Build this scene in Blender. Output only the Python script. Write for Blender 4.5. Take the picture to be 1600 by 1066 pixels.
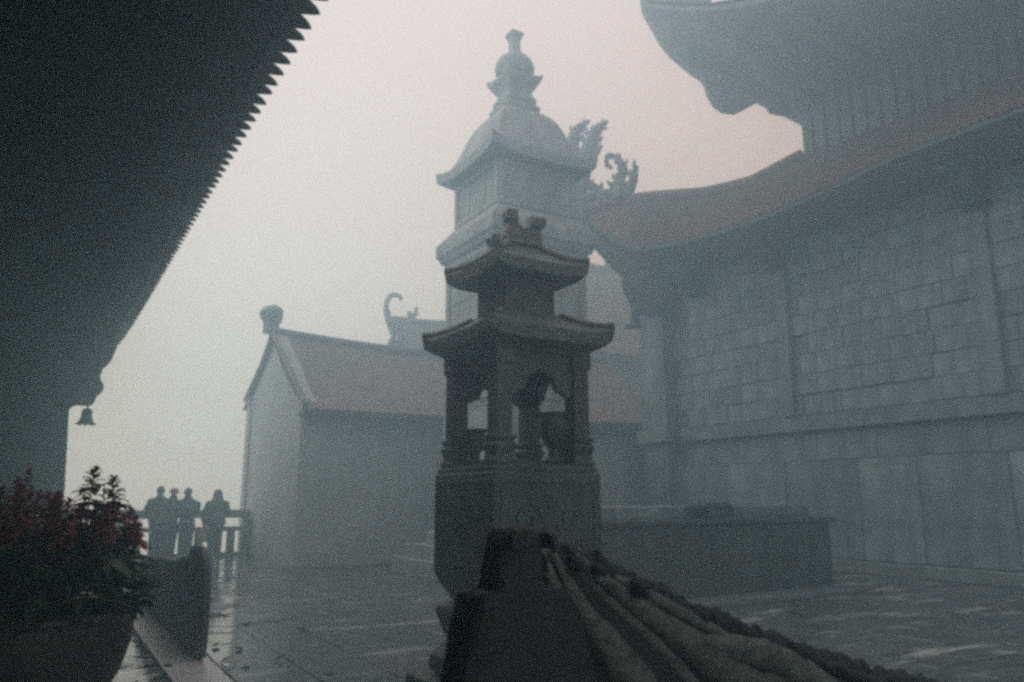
import bpy, bmesh, math, random
from mathutils import Vector, Matrix, noise
random.seed(7)
R = math.radians
sc = bpy.context.scene
for o in list(bpy.data.objects): bpy.data.objects.remove(o)
COL = sc.collection

# ------------------------------------------------------------------ camera
YAW, PITCH, EYE = R(31), math.atan(247/1200), 1.5
cam = bpy.data.cameras.new('camera'); camo = bpy.data.objects.new('camera', cam); COL.objects.link(camo)
camo.location = (0, 0, EYE); camo.rotation_euler = (math.pi/2 + PITCH, 0, -YAW)
cam.sensor_width = 36; cam.lens = 27; cam.clip_start = 0.05; cam.clip_end = 3000
cam.dof.use_dof = True; cam.dof.focus_distance = 11; cam.dof.aperture_fstop = 4.5
sc.camera = camo
# ------------------------------------------------------------------ overcast sky
W = bpy.data.worlds.new('World'); sc.world = W; W.use_nodes = True
nt = W.node_tree; nt.nodes.clear()
SUN_EL, SUN_ROT = R(38), R(323)
sky = nt.nodes.new('ShaderNodeTexSky'); sky.sky_type = 'NISHITA'; sky.sun_disc = False
sky.sun_elevation = SUN_EL; sky.sun_rotation = SUN_ROT
mx = nt.nodes.new('ShaderNodeMix'); mx.data_type = 'RGBA'; mx.clamp_result = False
mx.inputs[0].default_value = 0.93                       # cloud cover over the clear sky
mx.inputs[7].default_value = (10.1, 8.4, 8.25, 1)
nt.links.new(sky.outputs[0], mx.inputs[6])
bg = nt.nodes.new('ShaderNodeBackground'); bg.inputs[1].default_value = 0.104
nt.links.new(mx.outputs[2], bg.inputs[0])
wo = nt.nodes.new('ShaderNodeOutputWorld'); nt.links.new(bg.outputs[0], wo.inputs[0])
sun = bpy.data.lights.new('sun', 'SUN'); sun.energy = 1.5; sun.angle = R(40); sun.color = (1, 1, 1)
suno = bpy.data.objects.new('sun', sun); COL.objects.link(suno)
suno.rotation_euler = (math.pi/2 - SUN_EL, 0, math.pi - SUN_ROT)
# ------------------------------------------------------------------ exposure and sampling
sc.view_settings.view_transform = 'Standard'; sc.view_settings.look = 'None'
sc.view_settings.exposure = -0.12; sc.view_settings.gamma = 1; sc.view_settings.use_curve_mapping = False
cy = sc.cycles
cy.max_bounces = 10; cy.diffuse_bounces = 4; cy.glossy_bounces = 4; cy.volume_bounces = 5; cy.transmission_bounces = 2
cy.sample_clamp_indirect = 6; cy.use_adaptive_sampling = False
cy.use_denoising = False
sc.cycles.pixel_filter_type = 'BLACKMAN_HARRIS'; cy.filter_width = 3.2; cy.use_guiding = True; cy.use_surface_guiding = True; cy.use_volume_guiding = True      # a little of the lens's softness
HAZE_DENSITY = 0.041
HAZE_COLOR = (0.62, 0.872, 1.0)

# ------------------------------------------------------------------ helpers
def link(o, parent=None):
    COL.objects.link(o)
    if parent: o.parent = parent
    return o
def tag(o, label=None, cat=None, group=None, kind=None):
    if label: o['label'] = label
    if cat: o['category'] = cat
    if group: o['group'] = group
    if kind: o['kind'] = kind
    return o
def empty(name, loc=(0, 0, 0), parent=None):
    o = bpy.data.objects.new(name, None); o.location = loc; o.empty_display_size = .2
    return link(o, parent)
def obj(name, mesh, parent=None, loc=(0, 0, 0), rot=(0, 0, 0), scale=(1, 1, 1)):
    o = bpy.data.objects.new(name, mesh); o.location = loc; o.rotation_euler = rot; o.scale = scale
    return link(o, parent)
class MB:
    def __init__(s): s.v = []; s.f = []
    def add(s, vs, fs):
        n = len(s.v); s.v += [tuple(v) for v in vs]; s.f += [tuple(n+i for i in f) for f in fs]
    def box(s, x0, x1, y0, y1, z0, z1):
        s.add([(x0,y0,z0),(x1,y0,z0),(x1,y1,z0),(x0,y1,z0),(x0,y0,z1),(x1,y0,z1),(x1,y1,z1),(x0,y1,z1)],
              [(0,3,2,1),(4,5,6,7),(0,1,5,4),(1,2,6,5),(2,3,7,6),(3,0,4,7)])
    def loft(s, rings, cap=True, closed=True):
        n = len(rings[0]); vs = [p for r in rings for p in r]; fs = []
        for i in range(len(rings)-1):
            for j in range(n if closed else n-1):
                a = i*n+j; b = i*n+(j+1) % n; fs.append((a, b, b+n, a+n))
        if cap and closed:
            fs.append(tuple(range(n-1, -1, -1))); k = (len(rings)-1)*n; fs.append(tuple(range(k, k+n)))
        s.add(vs, fs)
    def squares(s, cx, cy, secs):                       # stacked square sections (z, half)
        s.loft([[(cx-h, cy-h, z), (cx+h, cy-h, z), (cx+h, cy+h, z), (cx-h, cy+h, z)] for z, h in secs])
    def lathe(s, cx, cy, prof, n=24):
        s.loft([[(cx+r*math.cos(2*math.pi*i/n), cy+r*math.sin(2*math.pi*i/n), z) for i in range(n)] for z, r in prof])
    def tube(s, pts, rad, n=8, flat=1.0, nrm=None):     # tapered tube; flat squeezes it along nrm
        pts = [Vector(p) for p in pts]; rings = []
        up = Vector(nrm).normalized() if nrm is not None else None
        for i, p in enumerate(pts):
            t = (pts[min(i+1, len(pts)-1)] - pts[max(i-1, 0)])
            t = t.normalized() if t.length > 1e-9 else Vector((0, 0, 1))
            u = up if up is not None else (Vector((0, 0, 1)) if abs(t.z) < .9 else Vector((1, 0, 0)))
            a = t.cross(u)
            a = a.normalized() if a.length > 1e-6 else Vector((1, 0, 0))
            b = a.cross(t).normalized()
            r = rad[i] if isinstance(rad, (list, tuple)) else rad
            rings.append([p + a*r*math.cos(2*math.pi*k/n) + b*r*flat*math.sin(2*math.pi*k/n) for k in range(n)])
        s.loft(rings)
    def prism(s, pts, d):                               # planar outline extruded by vector d
        d = Vector(d); pts = [Vector(p) for p in pts]; n = len(pts)
        s.add(pts + [p+d for p in pts], [tuple(range(n)), tuple(range(2*n-1, n-1, -1))] +
              [(i, i+n, (i+1) % n+n, (i+1) % n) for i in range(n)])
    def mesh(s, name, mat=None, smooth=False, bevel=0):
        m = bpy.data.meshes.new(name); m.from_pydata(s.v, [], s.f)
        bm = bmesh.new(); bm.from_mesh(m)
        bmesh.ops.recalc_face_normals(bm, faces=bm.faces)
        if bevel:
            es = [e for e in bm.edges if e.is_manifold and e.calc_face_angle(0) > .5]
            bmesh.ops.bevel(bm, geom=es, offset=bevel, segments=1, affect='EDGES', clamp_overlap=True)
        if smooth:
            for f in bm.faces: f.smooth = True
            for e in bm.edges:
                if e.is_manifold and e.calc_face_angle(0) > R(38): e.smooth = False
        bm.to_mesh(m); bm.free()
        if mat: m.materials.append(mat)
        return m
    def build(s, name, mat, parent=None, smooth=False, bevel=0, loc=(0, 0, 0)):
        return obj(name, s.mesh(name, mat, smooth, bevel), parent, loc)
def smooth_path(pts, k=4):                              # Catmull-Rom through points
    P = [Vector(p) for p in pts]; out = []
    for i in range(len(P)-1):
        a, b, c, d = P[max(i-1, 0)], P[i], P[i+1], P[min(i+2, len(P)-1)]
        for j in range(k):
            t = j/k
            out.append(.5*((2*b)+(c-a)*t+(2*a-5*b+4*c-d)*t*t+(3*b-a-3*c+d)*t**3))
    out.append(P[-1]); return out
def interp(xs, ys, x):
    if x <= xs[0]: return ys[0]
    for i in range(len(xs)-1):
        if x <= xs[i+1]:
            return ys[i]+(ys[i+1]-ys[i])*(x-xs[i])/(xs[i+1]-xs[i])
    return ys[-1]
# survey: a sight line through the lens cut with a known vertical plane gives a point of the place
_f = Vector((math.sin(YAW)*math.cos(PITCH), math.cos(YAW)*math.cos(PITCH), math.sin(PITCH)))
_r = Vector((math.cos(YAW), -math.sin(YAW), 0)); _u = _r.cross(_f)
def sight(x, y, p, n):
    d = _f + _r*((x-800)/1200) + _u*((533-y)/1200); c = Vector((0, 0, EYE)); n = Vector(n)
    return c + d*((Vector(p)-c).dot(n)/d.dot(n))
def onY(x, y, Y): return sight(x, y, (0, Y, 0), (0, 1, 0))
def onX(x, y, X): return sight(x, y, (X, 0, 0), (1, 0, 0))

# ------------------------------------------------------------------ materials
def mat(name, c1, c2=None, scale=3.0, rough=.8, bump=.3, fine=30.0, spec=.5, rnd=0.0, streak=0.0, rough2=None, metal=0, coord='Object'):
    m = bpy.data.materials.new(name); m.use_nodes = True; n = m.node_tree; L = n.links
    b = n.nodes['Principled BSDF']; b.inputs['Roughness'].default_value = rough
    b.inputs['Specular IOR Level'].default_value = spec; b.inputs['Metallic'].default_value = metal
    c2 = c2 or tuple(x*.6 for x in c1)
    tc = n.nodes.new('ShaderNodeTexCoord'); src = tc.outputs[coord]
    if coord == 'World':
        pass
    n1 = n.nodes.new('ShaderNodeTexNoise'); n1.inputs['Scale'].default_value = scale; n1.inputs['Detail'].default_value = 7
    n1.inputs['Roughness'].default_value = .65
    L.new(src, n1.inputs['Vector'])
    rp = n.nodes.new('ShaderNodeValToRGB'); rp.color_ramp.elements[0].position = .32; rp.color_ramp.elements[1].position = .68
    rp.color_ramp.elements[0].color = (*c2, 1); rp.color_ramp.elements[1].color = (*c1, 1)
    L.new(n1.outputs['Fac'], rp.inputs['Fac']); col = rp.outputs['Color']
    if streak:                                          # rain streaks that run down the face
        mp = n.nodes.new('ShaderNodeMapping'); mp.inputs['Scale'].default_value = (3.2, 3.2, .25); L.new(src, mp.inputs['Vector'])
        n3 = n.nodes.new('ShaderNodeTexNoise'); n3.inputs['Scale'].default_value = 1.3; n3.inputs['Detail'].default_value = 5
        L.new(mp.outputs[0], n3.inputs['Vector'])
        r3 = n.nodes.new('ShaderNodeMapRange'); r3.inputs['From Min'].default_value = .35; r3.inputs['From Max'].default_value = .65
        r3.inputs['To Min'].default_value = 1-streak; r3.inputs['To Max'].default_value = 1
        L.new(n3.outputs['Fac'], r3.inputs['Value'])
        mm = n.nodes.new('ShaderNodeMix'); mm.data_type = 'RGBA'; mm.blend_type = 'MULTIPLY'; mm.inputs[0].default_value = 1
        L.new(col, mm.inputs[6]); L.new(r3.outputs[0], mm.inputs[7]); col = mm.outputs[2]
    if rnd:                                             # every piece a little different
        oi = n.nodes.new('ShaderNodeObjectInfo'); r4 = n.nodes.new('ShaderNodeMapRange')
        r4.inputs['To Min'].default_value = 1-rnd; r4.inputs['To Max'].default_value = 1+rnd
        L.new(oi.outputs['Random'], r4.inputs['Value'])
        mm = n.nodes.new('ShaderNodeMix'); mm.data_type = 'RGBA'; mm.blend_type = 'MULTIPLY'; mm.inputs[0].default_value = 1
        L.new(col, mm.inputs[6]); L.new(r4.outputs[0], mm.inputs[7]); col = mm.outputs[2]
    L.new(col, b.inputs['Base Color'])
    n2 = n.nodes.new('ShaderNodeTexNoise'); n2.inputs['Scale'].default_value = fine; n2.inputs['Detail'].default_value = 6
    L.new(src, n2.inputs['Vector'])
    bp = n.nodes.new('ShaderNodeBump'); bp.inputs['Strength'].default_value = bump; bp.inputs['Distance'].default_value = .02
    L.new(n2.outputs['Fac'], bp.inputs['Height']); L.new(bp.outputs[0], b.inputs['Normal'])
    if rough2 is not None:
        r5 = n.nodes.new('ShaderNodeMapRange'); r5.inputs['From Min'].default_value = .38; r5.inputs['From Max'].default_value = .62
        r5.inputs['To Min'].default_value = rough; r5.inputs['To Max'].default_value = rough2
        L.new(n1.outputs['Fac'], r5.inputs['Value']); L.new(r5.outputs[0], b.inputs['Roughness'])
    return m
def mat_wet(name, c1, c2, rnd=0.0):                     # wet paving: water film with drier patches, plus pale glints painted in
    m = bpy.data.materials.new(name); m.use_nodes = True; n = m.node_tree; L = n.links
    b = n.nodes['Principled BSDF']; b.inputs['IOR'].default_value = 1.7
    g = n.nodes.new('ShaderNodeNewGeometry'); mp = n.nodes.new('ShaderNodeMapping')
    mp.inputs['Scale'].default_value = (1.1, 2.1, 1); L.new(g.outputs['Position'], mp.inputs['Vector'])
    n1 = n.nodes.new('ShaderNodeTexNoise'); n1.inputs['Scale'].default_value = 1.0; n1.inputs['Detail'].default_value = 6
    n1.inputs['Roughness'].default_value = .6; L.new(mp.outputs[0], n1.inputs['Vector'])
    wet = n.nodes.new('ShaderNodeMapRange'); wet.inputs['From Min'].default_value = .51; wet.inputs['From Max'].default_value = .55
    sx = n.nodes.new('ShaderNodeSeparateXYZ'); L.new(g.outputs['Position'], sx.inputs[0])      # water gathers along the channel by the kerb
    gx = n.nodes.new('ShaderNodeMapRange'); gx.inputs['From Min'].default_value = 1.2; gx.inputs['From Max'].default_value = 4.5
    gx.inputs['To Min'].default_value = .13; gx.inputs['To Max'].default_value = -.005; L.new(sx.outputs[0], gx.inputs['Value'])
    ad = n.nodes.new('ShaderNodeMath'); L.new(n1.outputs['Fac'], ad.inputs[0]); L.new(gx.outputs[0], ad.inputs[1]); L.new(ad.outputs[0], wet.inputs['Value'])
    sp = n.nodes.new('ShaderNodeMapRange'); sp.inputs['To Min'].default_value = .14; sp.inputs['To Max'].default_value = 1.0
    L.new(wet.outputs[0], sp.inputs['Value']); L.new(sp.outputs[0], b.inputs['Specular IOR Level'])
    ro = n.nodes.new('ShaderNodeMapRange'); ro.inputs['To Min'].default_value = .42; ro.inputs['To Max'].default_value = .02
    L.new(wet.outputs[0], ro.inputs['Value']); L.new(ro.outputs[0], b.inputs['Roughness'])
    n2 = n.nodes.new('ShaderNodeTexNoise'); n2.inputs['Scale'].default_value = 5; n2.inputs['Detail'].default_value = 8
    L.new(g.outputs['Position'], n2.inputs['Vector'])
    rp = n.nodes.new('ShaderNodeValToRGB'); rp.color_ramp.elements[0].color = (*c2, 1); rp.color_ramp.elements[1].color = (*c1, 1)
    rp.color_ramp.elements[0].position = .3; rp.color_ramp.elements[1].position = .7
    L.new(n2.outputs['Fac'], rp.inputs['Fac']); col = rp.outputs['Color']
    if rnd:
        oi = n.nodes.new('ShaderNodeObjectInfo'); r4 = n.nodes.new('ShaderNodeMapRange')
        r4.inputs['To Min'].default_value = 1-rnd; r4.inputs['To Max'].default_value = 1+rnd; L.new(oi.outputs['Random'], r4.inputs['Value'])
        mm = n.nodes.new('ShaderNodeMix'); mm.data_type = 'RGBA'; mm.blend_type = 'MULTIPLY'; mm.inputs[0].default_value = 1
        L.new(col, mm.inputs[6]); L.new(r4.outputs[0], mm.inputs[7]); col = mm.outputs[2]
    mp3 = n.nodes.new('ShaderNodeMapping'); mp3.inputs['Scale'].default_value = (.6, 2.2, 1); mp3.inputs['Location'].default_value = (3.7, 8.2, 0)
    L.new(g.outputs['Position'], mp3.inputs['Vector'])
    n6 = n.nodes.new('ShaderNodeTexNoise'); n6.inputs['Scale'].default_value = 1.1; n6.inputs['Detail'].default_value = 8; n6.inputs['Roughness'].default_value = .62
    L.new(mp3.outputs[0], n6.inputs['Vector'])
    glint = n.nodes.new('ShaderNodeMapRange'); glint.inputs['From Min'].default_value = .55; glint.inputs['From Max'].default_value = .66; glint.inputs['To Max'].default_value = .7
    L.new(n6.outputs['Fac'], glint.inputs['Value'])
    md = n.nodes.new('ShaderNodeMix'); md.data_type = 'RGBA'; md.inputs[7].default_value = (.46, .50, .51, 1)  # pale streaks in the colour stand for sky reflections on wet stone
    L.new(glint.outputs[0], md.inputs[0]); L.new(col, md.inputs[6]); col = md.outputs[2]
    L.new(col, b.inputs['Base Color'])
    n4 = n.nodes.new('ShaderNodeTexNoise'); n4.inputs['Scale'].default_value = 14; n4.inputs['Detail'].default_value = 5
    L.new(g.outputs['Position'], n4.inputs['Vector'])
    st = n.nodes.new('ShaderNodeMapRange'); st.inputs['To Min'].default_value = .22; st.inputs['To Max'].default_value = .03
    L.new(wet.outputs[0], st.inputs['Value'])
    mp2 = n.nodes.new('ShaderNodeMapping'); mp2.inputs['Scale'].default_value = (.9, 2.2, 1); L.new(g.outputs['Position'], mp2.inputs['Vector'])
    n5 = n.nodes.new('ShaderNodeTexNoise'); n5.inputs['Scale'].default_value = 1.6; n5.inputs['Detail'].default_value = 3; L.new(mp2.outputs[0], n5.inputs['Vector'])
    b0 = n.nodes.new('ShaderNodeBump'); b0.inputs['Distance'].default_value = .05; s0 = n.nodes.new('ShaderNodeMapRange'); s0.inputs['To Min'].default_value = .5; s0.inputs['To Max'].default_value = .17; L.new(wet.outputs[0], s0.inputs['Value']); L.new(s0.outputs[0], b0.inputs['Strength']); L.new(n5.outputs['Fac'], b0.inputs['Height'])
    bp = n.nodes.new('ShaderNodeBump'); bp.inputs['Distance'].default_value = .01; L.new(b0.outputs[0], bp.inputs['Normal'])
    L.new(st.outputs[0], bp.inputs['Strength']); L.new(n4.outputs['Fac'], bp.inputs['Height']); L.new(bp.outputs[0], b.inputs['Normal'])
    return m
M = {}
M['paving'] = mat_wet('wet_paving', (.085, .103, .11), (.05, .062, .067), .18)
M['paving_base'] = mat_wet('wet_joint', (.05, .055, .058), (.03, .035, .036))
M['kerb'] = mat('pale_kerb_granite', (.66, .70, .71), (.50, .54, .55), 5, .30, .15, 40, .5, .08, 0, .5)
M['terrain'] = mat('pale_bounce_rock', (.54, .56, .56), (.46, .48, .48), .05, .9)  # out of sight below; made pale to bounce light into the haze
M['wall_stone'] = mat('ashlar_stone', (.27, .35, .38), (.14, .19, .215), 1.9, .75, .6, 22, .4, .22, .45)
M['wall_joint'] = mat('wall_joint', (.17, .21, .225), (.11, .14, .15), 4, .9)
M['stone_trim'] = mat('trim_stone', (.22, .275, .295), (.13, .17, .18), 2.5, .7, .4, 25, .4, .08, .3)
M['stone_dark'] = mat('weathered_dark_stone', (.085, .105, .10), (.045, .058, .055), 5, .55, .6, 40, .5, .12, .4)
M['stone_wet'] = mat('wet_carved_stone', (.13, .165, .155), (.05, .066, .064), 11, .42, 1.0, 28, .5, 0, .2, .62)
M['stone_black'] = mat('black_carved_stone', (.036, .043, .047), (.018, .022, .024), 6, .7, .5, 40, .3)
M['pagoda'] = mat('pagoda_stone', (.36, .41, .42), (.25, .285, .295), 2.2, .75, .4, 25, .4, .05, .35)
M['tile'] = mat('clay_roof_tile', (.20, .15, .14), (.12, .098, .094), 2.4, .7, .5, 20, .4, 0, .3)
M['tile_red'] = mat('weathered_red_tile', (.30, .185, .16), (.18, .12, .11), 2.4, .7, .5, 20, .4, 0, .3)
M['tile_gray'] = mat('grey_roof_tile', (.17, .15, .145), (.11, .10, .10), 2.4, .7, .5, 20, .4, 0, .3)
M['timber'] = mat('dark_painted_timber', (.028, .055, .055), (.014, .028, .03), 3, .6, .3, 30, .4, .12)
M['timber_mid'] = mat('grey_board', (.17, .20, .21), (.10, .12, .13), 2.5, .75, .3, 20, .3, .12, .3)
M['batten'] = mat('dark_batten', (.018, .022, .024), None, 3, .8)
M['hall'] = mat('hall_plaster', (.44, .50, .52), (.33, .38, .40), .9, .85, .3, 18, .3, 0, .15)
M['rail'] = mat('rail_stone', (.20, .22, .22), (.14, .16, .16), 4, .7, .3)
M['bronze'] = mat('bronze', (.06, .085, .08), (.03, .045, .042), 8, .45, .3, 30, .5, metal=.6)
M['pot'] = mat('glazed_pot', (.045, .04, .04), (.028, .026, .027), 5, .5, .3, 35, .5)
M['soil'] = mat('soil', (.04, .032, .026), (.02, .016, .013), 12, .95, .8)
M['leaf'] = mat('salvia_leaf', (.035, .065, .036), (.02, .042, .024), 6, .55, .2, 30, .4, .25)
M['bract'] = mat('salvia_bract', (.18, .022, .027), (.10, .015, .019), 8, .6, .2, 30, .3, .3)
M['stem'] = mat('salvia_stem', (.05, .05, .035), (.03, .03, .02), 8, .7)
M['pale_leaf'] = mat('pale_dry_leaf', (.55, .52, .48), (.42, .40, .36), 8, .7)
M['dead_leaf'] = mat('dead_leaf', (.045, .035, .025), (.025, .02, .016), 8, .6)
M['skin'] = mat('skin', (.42, .28, .21), (.36, .23, .17), 8, .6)
M['hair'] = mat('hair', (.03, .027, .026), (.02, .018, .018), 20, .5)
M['coat_grey'] = mat('charcoal_coat', (.13, .15, .155), (.10, .12, .12), 9, .9)
M['coat_green'] = mat('olive_coat', (.17, .19, .15), (.12, .14, .11), 9, .9)
M['coat_navy'] = mat('navy_coat', (.10, .125, .16), (.08, .10, .13), 9, .9)
M['coat_teal'] = mat('slate_coat', (.14, .18, .19), (.10, .13, .14), 9, .9)
M['trousers'] = mat('dark_trousers', (.10, .12, .125), (.075, .09, .095), 9, .9)
M['cap'] = mat('pink_cap', (.42, .16, .14), (.33, .12, .11), 9, .85)
M['bag'] = mat('yellow_bag', (.42, .40, .13), (.33, .31, .10), 9, .7)
M['cloth_pale'] = mat('pale_bag', (.45, .46, .47), (.36, .37, .38), 9, .8)

# ------------------------------------------------------------------ ground
g = MB(); g.box(-14, 34, -14, 22.75, -3.0, -.012)
plaza = tag(g.build('plaza', M['paving_base']), kind='structure')
g = MB()
N = 24
vs = []; fs = []
for i in range(N+1):
    for j in range(N+1):
        x = -75+150*i/N; y = -65+150*j/N
        vs.append((x, y, -9+2*noise.noise(Vector((x*.012, y*.012, 0)))))
for i in range(N):
    for j in range(N):
        a = i*(N+1)+j; fs.append((a, a+N+1, a+N+2, a+1))
g.add(vs, fs); tag(g.build('terrain', M['terrain'], smooth=True), kind='structure')
# wet paving slabs, each its own piece where they can be told apart
def slab_mesh(w, d):
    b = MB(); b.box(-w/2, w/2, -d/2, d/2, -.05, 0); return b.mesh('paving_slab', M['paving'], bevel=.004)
TW = .62
def in_view(x, y):
    v = Vector((x, y, 0)) - Vector((0, 0, EYE)); dd = v.dot(_f)
    if dd < .5: return None
    return 800+1200*v.dot(_r)/dd, 533-1200*v.dot(_u)/dd
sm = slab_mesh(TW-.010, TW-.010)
cells = []
for i in range(0, 40):
    for j in range(-6, 36):
        x = 1.56+TW*(i+.5); y = TW*(j+.5)+(0)
        if x > 14.4 or y > 22.4: continue
        p = in_view(x, y); vis = p is not None and -30 < p[0] < 1640 and p[1] < 1105
        cells.append((not vis, math.hypot(x, y), x, y))
cells.sort()
single = cells[:290]; rest = cells[290:]
for (_, _, x, y) in single:
    o = obj('paving_slab', sm, plaza, (x, y, random.uniform(-.002, .003)))
    o.rotation_euler = (random.gauss(0, .004), random.gauss(0, .004), 0)
b = MB()
for (_, _, x, y) in rest:
    z = random.uniform(-.002, .003); tx = random.gauss(0, .003); ty = random.gauss(0, .003); h = TW/2-.005
    t = [(x-h, y-h, z-h*tx-h*ty), (x+h, y-h, z+h*tx-h*ty), (x+h, y+h, z+h*tx+h*ty), (x-h, y+h, z-h*tx+h*ty)]
    b.add(t+[(q[0], q[1], -.011) for q in t], [(0, 1, 2, 3), (0, 4, 5, 1), (1, 5, 6, 2), (2, 6, 7, 3), (3, 7, 4, 0)])
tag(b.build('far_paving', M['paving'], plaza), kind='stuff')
# porch floor beside the kerb: long slabs
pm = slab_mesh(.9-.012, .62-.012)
for i in range(3):
    for j in range(2, 34):
        x = 1.09-.9*(i+.5); y = .62*(j+.5)
        p = in_view(x, y)
        if y > 21.3 or p is None or p[0] < -60 or p[1] > 1110: continue
        o = obj('porch_slab', pm, plaza, (x, y, random.uniform(-.002, .002)))
        o.rotation_euler = (random.gauss(0, .003), random.gauss(0, .003), 0)
kerb = tag(empty('kerb'), kind='structure')
b = MB(); b.box(-.16, .16, -.62, .62, -.1, 0); km = b.mesh('kerb_stone', M['kerb'], bevel=.006)
for j in range(18):
    obj('kerb_stone', km, kerb, (1.245, -1+1.25*j, .028+random.uniform(-.002, .002)), (random.gauss(0, .002), 0, 0))
b = MB(); b.box(-.065, .065, -.62, .62, -.1, 0); km2 = b.mesh('channel_stone', M['kerb'], bevel=.006)
for j in range(18):
    obj('channel_stone', km2, kerb, (1.482, -1.3+1.25*j, .004+random.uniform(-.002, .002)))

# ------------------------------------------------------------------ roof and pavilion helpers
def hip_roof(mb, cx, cy, he, ze, ht, zt, lift, thick, hb, zb, n=16, m=5, sag=.5, ex=3.2):
    """square tent roof with upturned corners: outer half he at height ze, upper half ht at zt, soffit back to hb at zb"""
    def pt(side, s, r):                                 # s -1..1 along the side, r 0 eave .. 1 top
        h = he+(ht-he)*r; z = ze+(zt-ze)*(r*(1-sag)+sag*r*r)+lift*abs(s)**ex*(1-r)**2
        hh = h+lift*.25*abs(s)**ex*(1-r)
        x, y = [(s*hh, -hh), (hh, s*hh), (-s*hh, hh), (-hh, -s*hh)][side]
        return (cx+x, cy+y, z)
    def under(side, s, r):                              # r 0 eave .. 1 inner
        h = he+(hb-he)*r; z = ze-thick+(zb-ze+thick)*r+lift*.8*abs(s)**ex*(1-r)**2
        hh = h+lift*.25*abs(s)**ex*(1-r)-.015
        x, y = [(s*hh, -hh), (hh, s*hh), (-s*hh, hh), (-hh, -s*hh)][side]
        return (cx+x, cy+y, z)
    rings = []
    for r in [1, .5, 0]:
        rings.append([under(sd, -1+2*k/n, r) for sd in range(4) for k in range(n)])
    for i in range(m+1):
        rings.append([pt(sd, -1+2*k/n, i/m) for sd in range(4) for k in range(n)])
    mb.loft(rings)
    return pt
def tiled_slope(mb, e0, e1, r0, r1, pitch=.26, amp=.035, sag=0.0, along=1):
    """corrugated tile rows from eave line e0-e1 up to ridge line r0-r1"""
    e0, e1, r0, r1 = map(Vector, (e0, e1, r0, r1)); L = (e1-e0).length; n = max(4, int(L/pitch))
    nr = (e1-e0).cross(r0-e0).normalized()
    if nr.z < 0: nr = -nr
    K = 10; rows = []
    for k in range(K+1):
        t = k/K; row = []
        for i in range(n*4+1):
            s = i/(n*4); a = e0.lerp(e1, s); b_ = r0.lerp(r1, s)
            p = a.lerp(b_, t)
            p = p - Vector((0, 0, sag*4*t*(1-t)))
            c = max(0, math.cos(2*math.pi*(i % 4)/4))*amp + (.02 if k % 2 else 0)
            row.append(p+nr*c)
        rows.append(row)
    mb.loft(rows, cap=False, closed=False)

# ------------------------------------------------------------------ left hall: deep porch roof over the viewer
lh = tag(empty('porch_hall', (0.4, 21.6, 0)), 'dark porch hall with deep overhanging eave edged by pointed tiles', 'building')
lh_off = Vector(lh.location)
def into(o, parent):                                    # keep world position when parented
    o.parent = parent; o.location = Vector(o.location)-Vector(parent.location); return o
EY = [-8, 4.9, 7.3, 10.6, 14.8, 18.5, 21.7]; EZ = [5.0, 5.0, 5.06, 5.15, 5.24, 5.36, 5.53]
def eave_z(y): return interp(EY, EZ, y)
XE = 1.155
b = MB(); rows = []
for k in range(40):
    y = -8+29.7*k/39; z = eave_z(y)
    rows.append([(XE, y, z), (XE, y, z+.16), (-5.5, y, z+3.3), (-12, y, z+.3), (-12, y, z), (-5.5, y, z+2.6), (-3, y, z+1.5), (XE-.9, y, z+.33)])
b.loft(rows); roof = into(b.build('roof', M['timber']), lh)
b = MB()
for k in range(39):
    y0 = -8+29.7*k/39; y1 = -8+29.7*(k+1)/39
    b.loft([[(XE+.002, y0, eave_z(y0)-.05), (XE+.05, y0, eave_z(y0)-.05), (XE+.05, y0, eave_z(y0)+.17), (XE+.002, y0, eave_z(y0)+.17)],
            [(XE+.002, y1, eave_z(y1)-.05), (XE+.05, y1, eave_z(y1)-.05), (XE+.05, y1, eave_z(y1)+.17), (XE+.002, y1, eave_z(y1)+.17)]])
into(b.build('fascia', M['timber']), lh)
# pointed drip tiles along the eave
def tile_end_mesh():
    b = MB(); out = [(-.096, -.03), (-.094, .03), (-.07, .085), (-.035, .14), (0, .175), (.035, .14), (.07, .085), (.094, .03), (.096, -.03)]
    n = len(out); vs = []
    for (a, x) in out:
        vs.append((x, a, -.02-.30*max(x, 0)*1.0-.25*(a*a)/.01*.1))
    vs += [(v[0]-.012, v[1], v[2]+.035) for v in vs]
    b.add(vs, [tuple(range(n)), tuple(range(2*n-1, n-1, -1))]+[(i, i+n, (i+1) % n+n, (i+1) % n) for i in range(n)])
    return b.mesh('tile_end', M['timber'], bevel=.004)
tm = tile_end_mesh()
y = -2.0
while y < 21.65:
    o = obj('tile_end', tm, roof, (XE+.052, y, eave_z(y)+.02), (random.gauss(0, .02), random.gauss(0, .02), random.gauss(0, .02)))
    y += .2+random.uniform(-.004, .004)
b = MB(); b.box(-2.6, 0, -.05, .05, -.13, 0)
rm = b.mesh('rafter', M['timber'], bevel=.01)
for k in range(44):
    y = 1+.46*k; obj('rafter', rm, roof, (XE-.35, y, eave_z(y)+.085), (0, R(16.5), 0))
b = MB(); b.prism([(-2.6, 21.46, 0), (.48, 21.46, 0), (.46, 21.46, 1.8), (.36, 21.46, 3.63), (.36, 21.46, 5.85), (-2.6, 21.46, 6.85)], (0, .4, 0))
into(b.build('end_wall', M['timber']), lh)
b = MB(); b.box(-2.9, -2.6, -8, 21.9, 0, 6.6); into(b.build('side_wall', M['timber']), lh)
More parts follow.
